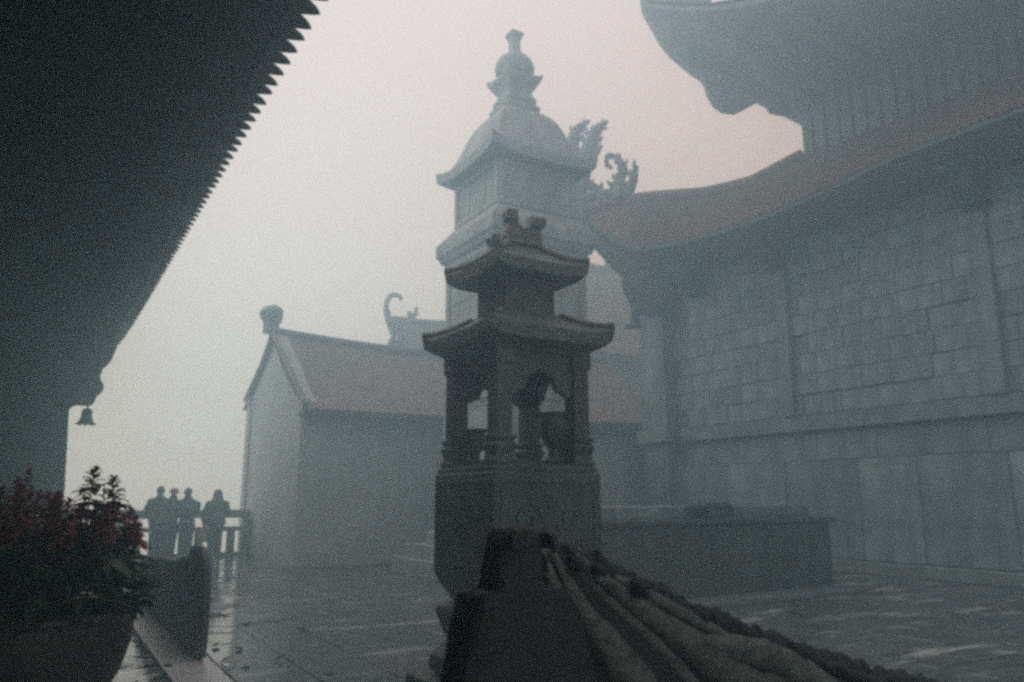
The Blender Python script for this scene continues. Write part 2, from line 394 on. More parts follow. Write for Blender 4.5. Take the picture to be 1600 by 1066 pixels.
prof = [(.364, 3.63), (.40, 3.70), (.49, 3.77), (.62, 3.765), (.78, 3.77), (.86, 3.80), (.90, 3.88), (.91, 3.99), (.97, 4.05), (1.03, 4.12), (1.06, 4.2), (1.04, 4.31),
        (.98, 4.40), (.95, 4.5), (.98, 4.62), (.98, 4.71), (1.08, 4.8), (1.17, 4.95), (1.21, 5.1), (1.25, 5.24), (1.25, 5.33), (1.33, 5.42), (1.35, 5.50), (1.35, 5.66), (.364, 5.85)]
b = MB(); b.prism([(x, 21.5, z) for x, z in prof], (0, .3, 0)); into(b.build('corner_bracket', M['timber'], bevel=.02), lh)

def bell(name, loc, s, label, parts=True):
    t = tag(empty(name, loc), label, 'bell')
    b = MB(); b.lathe(0, 0, [(0, .03*s), (-.02*s, .2*s), (-.08*s, .27*s), (-.5*s, .29*s), (-.62*s, .34*s), (-.78*s, .40*s), (-.86*s, .44*s), (-.86*s, .38*s), (-.6*s, .27*s), (-.2*s, .2*s)], 20)
    # scalloped lip
    for i in range(8):
        a = 2*math.pi*i/8; b.lathe(.40*s*math.cos(a), .40*s*math.sin(a), [(-.95*s, .01*s), (-.93*s, .09*s), (-.85*s, .11*s), (-.78*s, .05*s)], 8)
    b.build('bell_body', M['bronze'], t, smooth=True)
    b = MB(); b.tube([(0, 0, 0), (0, 0, .14*s), (0, 0, .26*s)], [.06*s, .05*s, .05*s], 8); b.build('hanger', M['bronze'], t)
    b = MB(); b.tube([(0, 0, -.2*s), (0, 0, -.8*s)], .02*s, 6); b.lathe(0, 0, [(-.9*s, .02*s), (-.84*s, .07*s), (-.78*s, .02*s)], 8); b.build('clapper', M['bronze'], t)
    return t
bell('wind_bell', (.755, 21.62, 3.69), .43, 'bronze bell hanging from the carved corner of the dark porch eave')

# ------------------------------------------------------------------ stone slab with a curled end beside the kerb
b = MB()
pts = [(8.16, 0), (8.02, .08), (7.98, .2), (7.98, .55), (8.05, .86), (8.2, .97), (8.4, 1.035), (8.62, 1.05), (8.82, 1.03), (8.95, .97), (9.0, .90), (9.1, .86), (9.3, .89), (9.5, .865), (9.75, .82), (10.0, .80), (10.4, .79), (10.9, .77),
       (11.5, .745), (12.2, .71), (12.9, .68), (13.4, .62), (13.7, .5), (13.8, .3), (13.8, 0)]
b.prism([(1.402, y, z) for y, z in pts], (.075, 0, 0))
sl = empty('balustrade_slab', (1.475, 10.5, 0)); tag(sl, 'dark stone balustrade slab with curled end standing by the kerb', 'balustrade')
into(b.build('slab', M['stone_dark'], bevel=.016, smooth=True), sl)
b = MB()
b.tube(smooth_path([(1.395, 8.75+.30*math.cos(a)*(1-a/9), .70+.27*math.sin(a)*(1-a/9)) for a in [i*.6 for i in range(14)]], 2), .025, 6)
into(b.build('scroll', M['stone_dark'], smooth=True), sl)

# ------------------------------------------------------------------ small stone tower (incense shrine)
CX, CY = 3.28, 5.40
st = tag(empty('stone_shrine', (CX, CY, 0)), 'small dark two-roofed stone shrine with open arches in mid court', 'shrine')
def S(name, fn, m='stone_dark', bevel=.008, smooth=False, parent=None):
    b = MB(); fn(b); return b.build(name, M[m], parent or st, smooth, bevel)
S('base_step', lambda b: (b.squares(0, 0, [(0, .64), (.15, .64)]),))
S('base_moulding', lambda b: (b.squares(0, 0, [(.152, .47), (.2, .51), (.30, .50), (.36, .44), (.40, .42)]),), smooth=True)
def claw(b):
    for sx in (-1, 1):
        for sy in (-1, 1):
            b.loft([[(sx*(.33+q*d), sy*(.33+p*d), z) for q, p in ((-1, -1), (1, -1), (1, 1), (-1, 1))] for z, d in ((.38, .085), (.46, .105), (.56, .145), (.64, .165), (.71, .135), (.73, .09))])
b = MB(); claw(b)
foot = None
for sx in (-1, 1):
    for sy in (-1, 1):
        b = MB(); b.loft([[(sx*(.315+q*d), sy*(.315+p*d), z) for q, p in ((-1, -1), (1, -1), (1, 1), (-1, 1))] for z, d in ((.39, .085), (.44, .10), (.54, .135), (.62, .16), (.68, .15), (.70, .10))])
        b.build('base_foot', M['stone_dark'], st, True, .012)
S('base_neck', lambda b: b.squares(0, 0, [(.40, .36), (.70, .36), (.72, .385), (.80, .41)]), smooth=True)
S('base_block', lambda b: b.squares(0, 0, [(.76, .40), (.84, .455), (.93, .488), (.98, .49), (1.70, .49)]), bevel=.012)
def panel_relief(b):
    for sgn, ax in ((-1, 0), (-1, 1), (1, 0), (1, 1)):
        for (u0, u1, z0, z1) in ((-.43, .43, 1.62, 1.645), (-.43, .43, 1.0, 1.025), (-.43, -.405, 1.03, 1.615), (.405, .43, 1.03, 1.615)):
            d0, d1 = .485, .502
            if ax == 0: b.box(u0, u1, min(sgn*d0, sgn*d1), max(sgn*d0, sgn*d1), z0, z1)
            else: b.box(min(sgn*d0, sgn*d1), max(sgn*d0, sgn*d1), u0, u1, z0, z1)
S('panel_frame', panel_relief, bevel=.004)
for ax, sgn in ((0, -1), (1, -1)):                      # carved scroll relief on the two faces in sight
    b = MB()
    for (u, z, rr, w) in ((-.2, 1.36, .13, 1), (.2, 1.36, .13, -1), (0, 1.24, .10, 1), (-.28, 1.15, .07, -1), (.28, 1.15, .07, 1), (0, 1.5, .07, -1)):
        path = [(u+rr*(1-i/13)*math.cos(w*i*.75), z+rr*(1-i/13)*math.sin(w*i*.75)) for i in range(12)]
        pts = [(p[0], sgn*.493, p[1]) if ax == 0 else (sgn*.493, p[0], p[1]) for p in path]
        b.tube(pts, .009, 6)
    b.build('scroll_relief', M['stone_dark'], st, True)
S('pillar_plinth', lambda b: b.squares(0, 0, [(1.702, .475), (1.735, .475), (1.745, .455), (1.76, .455)]), bevel=.004)
PW = .07
for sx in (-1, 1):
    for sy in (-1, 1):
        px_, py_ = sx*.36, sy*.36
        b = MB()
        b.squares(px_, py_, [(1.762, .10), (1.79, .10), (1.80, .085), (1.84, .08), (1.88, .095), (1.90, .10), (1.92, .085), (1.93, .075), (1.95, .095), (1.975, .095), (1.98, PW), (2.52, PW), (2.53, .085), (2.56, .09), (2.57, PW+.015), (2.64, PW+.02)])
        b.build('pillar', M['stone_dark'], st, bevel=.003)
def arch(ax, sgn):
    u = [(-.288, 2.30), (-.225, 2.305), (-.21, 2.33), (-.165, 2.335), (-.15, 2.36), (-.125, 2.42), (-.085, 2.47), (-.045, 2.475), (0, 2.52), (.045, 2.475), (.085, 2.47), (.125, 2.42), (.15, 2.36), (.165, 2.335), (.21, 2.33), (.225, 2.305), (.288, 2.30), (.288, 2.64), (-.288, 2.64)]
    b = MB()
    if ax == 0: b.prism([(p, sgn*.36-.03, z) for p, z in u], (0, .06, 0))
    else: b.prism([(sgn*.36-.03, p, z) for p, z in u], (.06, 0, 0))
    b.build('arch_panel', M['stone_dark'], st)
for a in ((0, -1), (0, 1), (1, -1), (1, 1)): arch(*a)
S('lintel', lambda b: b.squares(0, 0, [(2.642, .44), (2.67, .45), (2.70, .48)]), bevel=.004)
S('lower_roof', lambda b: hip_roof(b, 0, 0, .575, 2.81, .27, 2.99, .07, .10, .46, 2.69, sag=.3, ex=7), 'stone_wet', 0)
def hips(half, z0, half1, z1, lift):
    for sx in (-1, 1):
        for sy in (-1, 1):
            b = MB(); P = []
            for i in range(7):
                t = i/6; h = half+(half1-half)*t; P.append((sx*h, sy*h, z0+(z1-z0)*(t*.7+.3*t*t)+lift*(1-t)**2+.012))
            b.tube(P, [.034]+[.026]*5+[.02], 6); b.build('hip_ridge', M['stone_wet'], st, True)
hips(.585, 2.81, .27, 2.99, .06)
S('upper_body', lambda b: b.squares(0, 0, [(2.97, .27), (3.0, .27), (3.005, .238), (3.30, .238), (3.31, .25), (3.33, .26)]), bevel=.004)
S('upper_roof', lambda b: hip_roof(b, 0, 0, .44, 3.385, .135, 3.60, .065, .09, .25, 3.30, sag=.35, ex=7), 'stone_wet', 0)
hips(.447, 3.385, .135, 3.60, .055)
S('crown_base', lambda b: (b.squares(0, 0, [(3.58, .14), (3.63, .15), (3.66, .12), (3.70, .13)]), b.squares(.01, .02, [(3.69, .10), (3.76, .115), (3.78, .08)])), 'stone_wet', .01)
for (sx, sy, ztop, capw) in ((-1, -1, 3.90, .056), (1, -1, 3.87, .066), (-1, 1, 3.74, .056), (1, 1, 3.82, .056)):
    b = MB(); P = []
    for z, d, w in ((3.60, .085, .085), (3.68, .09, .075), (3.74, .10, .058), (ztop-.105, .112, .047), (ztop-.10, .12, capw), (ztop-.03, .128, capw*1.03), (ztop, .122, capw*.94)):
        P.append([(sx*d+q*w+random.gauss(0, .005), sy*d+p*w+random.gauss(0, .005), z+random.gauss(0, .004)) for q, p in ((-1, -1), (0, -1.02), (1, -1), (1.02, 0), (1, 1), (0, 1.02), (-1, 1), (-1.02, 0))])
    b.loft(P); b.build('crown_horn', M['stone_wet'], st, False, .006)
b = MB()
for i in range(26):
    a = random.uniform(0, 6.28); r_ = random.uniform(.06, .15); z_ = random.uniform(3.64, 3.80); w_ = random.uniform(.015, .035)
    b.squares(r_*math.cos(a), r_*math.sin(a), [(z_-w_, w_*.7), (z_, w_), (z_+w_*1.2, w_*.5)])
b.build('crown_carving', M['stone_wet'], st, True)['kind'] = 'stuff'
def incense_pot(loc, s, label):
    t = tag(empty('incense_pot', loc), label, 'incense pot')
    b = MB(); b.lathe(0, 0, [(0, .10*s), (.04*s, .12*s), (.07*s, .07*s), (.14*s, .06*s), (.19*s, .10*s), (.28*s, .145*s), (.36*s, .15*s), (.40*s, .125*s), (.44*s, .15*s), (.45*s, .14*s), (.38*s, .10*s)], 18); b.build('bowl', M['stone_dark'], t, True)
    for sg in (-1, 1):
        b = MB(); b.tube(smooth_path([(sg*.14*s, 0, .28*s), (sg*.20*s, 0, .33*s), (sg*.19*s, 0, .42*s), (sg*.15*s, 0, .45*s)], 3), .02*s, 6); b.build('ear', M['stone_dark'], t, True)
incense_pot((CX+.255, CY-.20, 1.762), .95, 'taller dark incense pot in the wider arch of the stone shrine')
incense_pot((CX-.29, CY+.16, 1.762), .66, 'low dark incense pot in the narrow arch of the stone shrine')

# ------------------------------------------------------------------ big stone pagoda behind it
PX, PY = 8.30, 13.70
pg = tag(empty('stone_pagoda', (PX, PY, 0)), 'tall pale stone pagoda with bell-shaped roof and stacked finial fading in fog', 'pagoda')
def G(name, fn, bevel=.012, smooth=False):
    b = MB(); fn(b); return b.build(name, M['pagoda'], pg, smooth, bevel)
G('base_step', lambda b: b.squares(0, 0, [(0, 1.88), (.33, 1.88)]))
G('base_step', lambda b: b.squares(0, 0, [(.33, 1.66), (.6, 1.66)]))
G('base_step', lambda b: b.squares(0, 0, [(.6, 1.38), (.82, 1.38), (.9, 1.2), (1.0, 1.2)]))
G('lower_body', lambda b: b.squares(0, 0, [(1.0, 1.08), (6.42, 1.08)]))
def frames(b, h, z0, z1, w):
    """raised stiles and rails round the recessed panels of all four faces"""
    for k in range(4):
        def bx(u0, u1, a, c):
            d0, d1 = h-.01, h+.045
            if k == 0: b.box(u0, u1, -d1, -d0, a, c)
            if k == 1: b.box(d0, d1, u0, u1, a, c)
            if k == 2: b.box(u0, u1, d0, d1, a, c)
            if k == 3: b.box(-d1, -d0, u0, u1, a, c)
        bx(-h, -h+w, z0, z1); bx(h-w, h, z0, z1); bx(-h+w, h-w, z1-w, z1); bx(-h+w, h-w, z0, z0+w)
G('lower_frame', lambda b: (frames(b, 1.08, 3.7, 6.4, .17), frames(b, 1.08, 1.05, 3.6, .17)))
def courses(b):
    for z in (1.5, 2.1, 2.7, 3.3, 4.1, 4.6, 5.1, 5.6):
        for (x0, x1, y0, y1) in ((-1.092, -1.075, -.9, .9), (-.9, .9, -1.092, -1.075)):
            b.box(x0, x1, y0, y1, z, z+.035)
G('course_band', courses, 0)
G('cornice', lambda b: b.squares(0, 0, [(6.42, 1.13), (6.56, 1.13), (6.60, 1.20), (6.70, 1.24), (6.76, 1.29), (7.03, 1.29), (7.08, 1.24), (7.30, 1.06), (7.38, 1.0)]))
G('upper_body', lambda b: b.squares(0, 0, [(7.36, .96), (8.42, .96)]))
G('upper_frame', lambda b: frames(b, .96, 7.4, 8.4, .13))
for u in (-.35, .35):
    G('mullion', lambda b: b.box(-.98, -.95, u-.05, u+.05, 7.53, 8.27)); G('mullion', lambda b: b.box(u-.05, u+.05, -.98, -.95, 7.53, 8.27))
G('eave', lambda b: hip_roof(b, 0, 0, 1.27, 8.62, .95, 8.95, .17, .20, .97, 8.42, sag=.3), 0)
def bellroof(b):
    prof = [(8.72, 1.19), (8.84, 1.08), (9.0, .985), (9.2, .90), (9.45, .81), (9.65, .725), (9.83, .61), (9.95, .48), (10.02, .36)]
    rings = []
    for z, h in prof:
        ring = []
        for sd in range(4):
            for k in range(6):
                s = -1+2*k/6; x, y = [(s*h, -h), (h, s*h), (-s*h, h), (-h, -s*h)][sd]
                f = 1-.05*abs(s)**2*0; ring.append((x*f, y*f, z))
        rings.append(ring)
    b.loft(rings)
G('dome', bellroof, .03, True)
G('finial_ring', lambda b: b.squares(0, 0, [(10.0, .40), (10.05, .43), (10.14, .43), (10.18, .38)]), .02)
G('finial_cushion', lambda b: b.squares(0, 0, [(10.17, .30), (10.21, .355), (10.28, .375), (10.35, .36), (10.42, .31), (10.50, .295)]), .02, True)
G('finial_flange', lambda b: hip_roof(b, 0, 0, .45, 10.83, .28, 11.0, .10, .09, .28, 10.48, sag=.3), 0)
G('finial_bulb', lambda b: b.lathe(0, 0, [(10.96, .40), (11.04, .44), (11.14, .455), (11.24, .44), (11.33, .40), (11.42, .32), (11.50, .21), (11.58, .155)], 28), 0, True)
G('finial_neck', lambda b: b.squares(0, 0, [(11.5, .125), (11.66, .10), (11.8, .098), (11.9, .115), (11.98, .15), (12.03, .165), (12.07, .155), (12.11, .10)]), .006)

# ------------------------------------------------------------------ right temple
XW = 14.64
rt = tag(empty('great_temple', (XW+2, 8, 0)), 'big temple with stone block wall, curved tiled roof and boarded upper storey', 'building')
def T(name, b, m, smooth=False, bevel=0, parent=None):
    o = b.build(name, M[m], None, smooth, bevel); o.parent = parent or rt; o.location = -Vector(rt.location); return o
b = MB(); b.box(XW+.12, 26, -12, 16.72, 0, 7.75); wall = T('wall', b, 'wall_joint')
# ashlar blocks
def block_mesh(h):
    b = MB(); b.box(0, .3, -.5, .5, 0, h); return b.mesh('stone_block', M['wall_stone'], bevel=.012)
nb = 0
def course(z0, z1, y0, y1, lens, skip=()):
    global nb
    bm_ = block_mesh(z1-z0-.010); y = y0
    while y < y1-.05:
        L = random.choice(lens)*random.uniform(.9, 1.1); L = min(L, y1-y)
        if y1-(y+L) < .35: L = y1-y
        o = obj('stone_block', bm_, wall, (XW+random.uniform(-.03, .022), y+L/2, z0+.008), (random.gauss(0, .002), random.gauss(0, .003), random.gauss(0, .003)), (1, L-.011, 1)); nb += 1
        y += L
z = 3.36
while z < 7.5:
    course(z, min(z+.46, 7.66), 3.2, 16.76, (.95, 1.2, 1.45)); z += .46
course(.26, 2.33, 3.2, 16.78, (1.35, 1.6, 1.8)); course(2.33, 2.98, 3.2, 16.78, (1.5, 2.0, 2.3))
b = MB(); b.box(XW-.09, XW+.2, -12, 16.9, 0, .25); T('plinth', b, 'stone_trim', bevel=.02)
b = MB(); b.box(XW-.13, XW+.2, -12, 16.94, 2.99, 3.20); b.box(XW-.07, XW+.2, -12, 16.88, 3.20, 3.345); T('ledge', b, 'stone_trim', bevel=.015)
for (yy, z0, w, d) in ((11.85, 3.35, .16, .07), (7.25, 3.35, .16, .07), (2.8, 3.35, .16, .07)):
    b = MB(); b.box(XW-d-.05, XW+.1, yy-w, yy+w, z0, 7.3)
    T('pilaster', b, 'stone_trim', bevel=.015)
b = MB(); b.box(XW-.36, XW+.1, 15.66, 16.66, .26, 2.98); b.box(XW-.36, XW+.1, 15.66, 16.66, 3.35, 6.72); T('corner_pier', b, 'wall_stone', bevel=.02)
b = MB(); b.box(XW-.49, XW+.12, 15.54, 16.78, 3.0, 3.34); T('pier_band', b, 'stone_trim', bevel=.02)
b = MB(); b.loft([[(XW-.36-e, 15.66-e, z), (XW+.1, 15.66-e, z), (XW+.1, 16.66+e, z), (XW-.36-e, 16.66+e, z)] for z, e in ((6.722, .0), (6.78, .10), (6.92, .12), (6.98, .03), (7.2, .0))]); T('pier_capital', b, 'stone_trim', bevel=.01)
b = MB(); b.box(XW-.44, XW+.12, 15.58, 16.74, .0, .255); T('pier_base', b, 'stone_trim', bevel=.02)
for yy in (14.55, 11.85, 7.2, 2.8):
    b = MB(); b.prism([(XW+.05, yy-.24, 7.62), (XW-.95, yy-.24, 7.62), (XW-.93, yy-.24, 7.46), (XW-.72, yy-.24, 7.32), (XW-.66, yy-.24, 7.16), (XW-.42, yy-.24, 7.04), (XW-.36, yy-.24, 6.90), (XW-.10, yy-.24, 6.82), (XW+.05, yy-.24, 6.80)], (0, .48, 0))
    T('bracket', b, 'timber', bevel=.03)
# lower roof: eave line curving up to the corner, back to the upper wall
def le(y):   # eave edge height along the court side
    return 7.32 + .10*max(0, (y-4)/6) + 1.55*max(0, (y-9.5)/8.0)**2.0
XEV = 13.2
tip = Vector((12.7, 17.3, 9.45))
sv = [onX(x, y, XEV) for x, y in ((1600, 164), (1400, 240), (1266, 304), (1153, 349), (1058, 376), (1013, 382), (985, 383))]
ev = [(XEV, sv[0].y-1.1*k, sv[0].z) for k in range(16, 0, -1)]+[tuple(p) for p in smooth_path(sv, 4)]
ev += [tuple(p) for p in smooth_path([ev[-1], (13.1, 16.7, 9.05), tip], 4)[1:]]
def up_base(y): return (16.42, min(y, 12.3), 9.95+.05*max(0, y-8)*.6)
n = len(ev)
def ridgept(i):
    y = ev[i][1]
    if y <= 12.3: return Vector((16.42, y, 10.05+.04*max(0, y-4)))
    t = min(1, (y-12.3)/(tip.y-12.3)); a = Vector((16.42, 12.3, 10.42)); h = a.lerp(tip, t)
    h.z = interp([0, .22, .41, .65, .85, 1], [10.42, 9.86, 9.74, 9.86, 9.9, 9.75], t); return h
hipline = [Vector((16.42, 12.3, 10.42))]+[ridgept(i) for i in range(n) if ev[i][1] > 12.25]
# corrugated tiles (dense strips between eave and hip/wall line)
b = MB(); rows = []; K = 12
dense = []
for i in range(n-1):
    for s in range(16): dense.append(i+s/16)
dense.append(n-1)
def lp(seq, t):
    i = min(int(t), len(seq)-2); return Vector(seq[i]).lerp(Vector(seq[i+1]), t-i)
rp_ = [ridgept(i) for i in range(n)]
for k in range(K+1):
    row = []
    for q, t in enumerate(dense):
        e = lp(ev, t); r = lp(rp_, t); p = e.lerp(r, k/K)
        p.z -= .30*4*(k/K)*(1-k/K)*min(1, (r-e).length/4.5)
        p += Vector((-.35, 0, 1)).normalized()*(.05*max(0, math.cos(2*math.pi*(q % 4)/4))+(.018 if k % 2 else 0))
        row.append(p)
    rows.append(row)
b.loft(rows, cap=False, closed=False); T('roof_tiles', b, 'tile_red')['kind'] = 'stuff'
# eave board and soffit
b = MB()
def innerpt(e):
    y = min(e[1], 16.7); return Vector((XW+.02, y, 7.62))
rows = []
for i in range(n):
    e = Vector(ev[i]); q = innerpt(e)
    rows.append([e+Vector((-.02, 0, -.03)), e+Vector((-.02, 0, -.12)), e+Vector((.25, 0, -.16)), q+Vector((0, 0, -.05)), q+Vector((.1, 0, .2)), e+Vector((.2, 0, -.03))])
b.loft(rows); T('soffit', b, 'timber')
# end eave (north side) going along X
ne = []
for i in range(14):
    x = tip.x+13*(i/13)**1.3; t = (x-tip.x)
    ne.append((x, tip.y, 7.7+1.75*max(0, 1-t/3.0)**1.6))
b = MB(); rows = []
for (x, y, z) in ne:
    rows.append([(x, y, z), (x, y-.02, z-.28), (x+.15, y-.5, z-.25), (max(x, XW+.02), 16.74, 7.55), (max(x, XW+.02), 16.70, 7.8), (x+.1, y-.2, z+.02)])
b.loft(rows); T('end_soffit', b, 'timber')
b = MB(); rows = []
for (x, y, z) in ne:
    if x <= 16.42:
        t = (x-tip.x)/(16.42-tip.x); h = Vector(tip).lerp(Vector((16.42, 12.3, 10.42)), t); h.z = interp([0, .22, .41, .65, .85, 1], [10.42, 9.86, 9.74, 9.86, 9.9, 9.75], 1-t)
    else: h = Vector((x, 12.3, 10.42))
    rows.append([Vector((x, y, z)), Vector((x, y, z)).lerp(h, .5)-Vector((0, 0, .15)), h])
b.loft(rows, cap=False, closed=False); T('end_roof', b, 'tile')
# hip ridge
b = MB(); hp = [tuple(p+Vector((0, 0, .06))) for p in hipline]; b.tube(hp, [.17]*(len(hp)-1)+[.2], 8); T('hip_ridge', b, 'tile_red', True)
# hip end bracket hanging under the corner
hn = (5.7, 4.2, 0)
def onhip(x, y): return sight(x, y, (16.4, 12.3, 0), hn)
cb = [(905, 345), (920, 383), (950, 405), (979, 430), (969, 438), (972, 455), (984, 482), (998, 490), (1010, 497), (1030, 470), (1050, 420), (1040, 380), (985, 345), (940, 335)]
b = MB(); b.prism([onhip(*q) for q in cb], Vector((.40, -.29, 0))); T('corner_bracket', b, 'timber', bevel=.03)
# dragon finials on the hip
def flat_tubes(lst, plane, nrm, flat=1.4, tuft=5):
    """carved ridge beast: curling flattened limbs with small flame tufts along their backs"""
    b = MB(); rnd = random.Random(len(lst)*7+int(lst[0][0][0][0]))
    for pts, rad in lst:
        P = smooth_path([plane(*q) for q in pts], 4)
        rr = [interp([i/(len(rad)-1) for i in range(len(rad))], rad, k/(len(P)-1)) for k in range(len(P))]
        b.tube(P, rr, 8, flat, nrm)
        for k in range(1, len(P)-1):
            if rnd.random() < tuft/8:
                t = (P[k+1]-P[k-1]).normalized(); o_ = t.cross(Vector(nrm)).normalized()*rnd.choice((-1, 1)); r_ = rr[k]
                L_ = r_*rnd.uniform(1.2, 2.0)
                b.tube([P[k]+o_*r_*.3, P[k]+o_*(r_*.6+L_*.4)+t*L_*.25, P[k]+o_*(r_*.6+L_*.6)+t*L_*.7], [r_*.55, r_*.36, r_*.06], 6, flat, nrm)
    return b
hook = [([(972, 312), (970, 296), (967, 280), (975, 268), (968, 252), (957, 243), (949, 244), (949, 256), (955, 264)], [.24, .22, .16, .13, .11, .07, .06, .06, .04]),
        ([(975, 312), (984, 296), (991, 278), (992, 262), (990, 249)], [.18, .15, .12, .07, .015]),
        ([(945, 312), (935, 298), (924, 288), (917, 277), (920, 268), (914, 265)], [.17, .14, .09, .05, .05, .03]),
        ([(915, 312), (940, 304), (972, 306), (1000, 311)], [.18, .16, .16, .08])]
T('dragon_finial', flat_tubes(hook, onhip, hn), 'stone_trim', True)
flame = [([(905, 345), (904, 300), (898, 250), (895, 225), (902, 203), (922, 188)], [.25, .24, .22, .2, .14, .03]),
         ([(906, 300), (915, 250), (925, 220), (934, 202), (950, 189)], [.22, .24, .2, .15, .03])]
T('flame_finial', flat_tubes(flame, lambda x, y: sight(x, y, tuple(tip), hn), hn), 'stone_trim', True)
def bar(p, q, w, h):
    p, q = Vector(p), Vector(q); t = (q-p).normalized(); a = t.cross(Vector((0, 0, 1))).normalized()*w; u = Vector((0, 0, -h)); b = MB()
    b.loft([[p-a, p+a, p+a+u, p-a+u], [q-a, q+a, q+a+u, q-a+u]]); return b
yy = 2.2
while yy < 15.2:
    ez = interp([e[1] for e in ev], [e[2] for e in ev], yy)
    T('rafter', bar((XEV+.22, yy, ez-.15), (XW-.02, yy, 7.565), .055, .10), 'timber'); yy += .62
# upper boarded wall
b = MB(); b.box(16.50, 24, -12, 12.28, 9.2, 14.6); up = T('upper_wall', b, 'batten')
b = MB(); b.box(-.02, .07, -.145, .145, 0, 3.2); wb = b.mesh('wall_board', M['timber_mid'], bevel=.012)
k = 0
y = 12.12
while y > -2:
    obj('wall_board', wb, up, (16.425+random.uniform(-.008, .008), y, 9.55), (0, 0, random.gauss(0, .006)), (1, random.uniform(.96, 1.03), 1)); y -= .385
# upper roof: corner beam with stepped bracket, soffit, eave, tiles
dn = (1, 1, 0)
def ondg(x, y): return sight(x, y, (16.4, 12.3, 0), dn)
ob = [(1003, -12), (1001, 12), (1012, 32), (1022, 50), (1033, 68), (1045, 82), (1060, 95), (1078, 110), (1094, 120), (1099, 128), (1104, 145), (1115, 162), (1127, 170), (1148, 173), (1170, 161), (1194, 148), (1196, 160), (1203, 171), (1230, 176), (1236, 174), (1244, 168), (1254, 178), (1262, 190), (1300, 150), (1300, -40), (1236, -9), (1200, 0), (1165, 7), (1113, 13), (1109, -4), (1085, -2), (1082, 3), (1062, -2), (1050, 4), (1035, 6), (1028, -3)]
b = MB(); b.prism([ondg(*q)-Vector((.15, .15, 0)) for q in ob], (.35, .35, 0)); T('corner_beam', b, 'timber_mid', bevel=.02)
ue = [(12.6, -12+1.3*i, 11.55) for i in range(16)]
ue = [(12.35, y, 11.35) for y in [-12+1.3*i for i in range(14)]]+[tuple(onX(x, y, 12.35)) for x, y in ((1360, -52), (1300, -30), (1230, -9), (1170, 4), (1110, 13), (1060, 12), (1003, 8))]
rows = []
for (x, y, z) in ue:
    q = Vector((16.47, min(y, 12.25), 11.75))
    rows.append([Vector((x, y, z+.05)), Vector((x, y, z-.07)), Vector((x+.3, min(y, 14.8), z-.17)), q, q+Vector((.2, 0, .4)), Vector((x+.3, min(y, 14.8), z+.15))])
b = MB(); b.loft(rows); T('upper_soffit', b, 'timber_mid')
yy = 2.0
while yy < 12.2:
    ez = interp([e[1] for e in ue], [e[2] for e in ue], yy)
    T('upper_rafter', bar((12.7, yy, ez-.09), (16.42, yy, 11.74), .06, .12), 'timber_mid'); yy += .7
rows = []
for (x, y, z) in ue:
    rows.append([Vector((x-.03, y, z+.13)), Vector((x+1.8, min(y, 13.8), z+.35)), Vector((20, min(y, 9), 14.6))])
b = MB(); b.loft(rows, cap=False, closed=False); T('upper_roof', b, 'tile')
b = MB()
b.loft([[Vector((13.55, 15.15, 15.25)), Vector((13.6, 15.1, 15.1)), Vector((16.5, 12.28, 12.4)), Vector((16.5, 12.3, 13.2))],
        [Vector((15.5, 15.0, 14.0)), Vector((15.5, 14.9, 13.8)), Vector((17.5, 12.28, 12.4)), Vector((17.5, 12.3, 13.2))],
        [Vector((24, 15.0, 13.2)), Vector((24, 14.9, 13.0)), Vector((24, 12.28, 12.4)), Vector((24, 12.3, 13.2))]])
T('upper_end_soffit', b, 'timber_mid')
b = MB(); b.tube([(20, -12, 14.6), (20, 9, 14.6)], .2, 8); T('ridge', b, 'tile', True)
bell('wind_bell', (13.05, 15.4, 6.42), .5, 'dim bronze bell hanging under the roof corner of the big temple')

# ------------------------------------------------------------------ stone planter wall and block in front of the temple
pb = tag(empty('stone_altar', (9.0, 9.4, 0)), 'long low stone altar platform with pale top edge before the temple wall', 'altar')
b = MB(); b.box(-2.3, 2.62, -.62, 1.5, .02, 1.12); b.build('body', M['stone_dark'], pb, bevel=.02)
b = MB(); b.box(-2.36, 2.70, -.70, 1.56, 1.122, 1.20); b.build('rim', M['stone_dark'], pb, bevel=.012)
b = MB(); b.box(-2.25, 2.60, -.25, 1.45, 1.20, 1.385); b.build('top_course', M['wall_stone'], pb, bevel=.012)
b = MB(); b.box(-2.9, 2.68, -1.15, 1.7, 0, .07); b.build('base_ledge', M['stone_trim'], pb, bevel=.01)
for i in range(7):
    b = MB(); b.box(-2.25+i*.69, -1.62+i*.69, -.635, -.61, .16, 1.0); b.build('front_panel', M['stone_dark'], pb, bevel=.008)
blk = tag(empty('offering_box', (8.98, 9.0, 1.385)), 'small dark box standing on the stone altar platform', 'box')
b = MB(); b.box(-.29, .29, -.2, .2, -.18+.18, .035); b.box(-.26, .26, -.17, .17, .035, .06); b.build('lid', M['stone_dark'], blk, bevel=.005)
b = MB(); b.box(-.27, .27, -.235, -.22+.0, -.16, -.002); b.build('front_plate', M['stone_dark'], blk)
blk.location = (8.98, 8.93, 1.385)

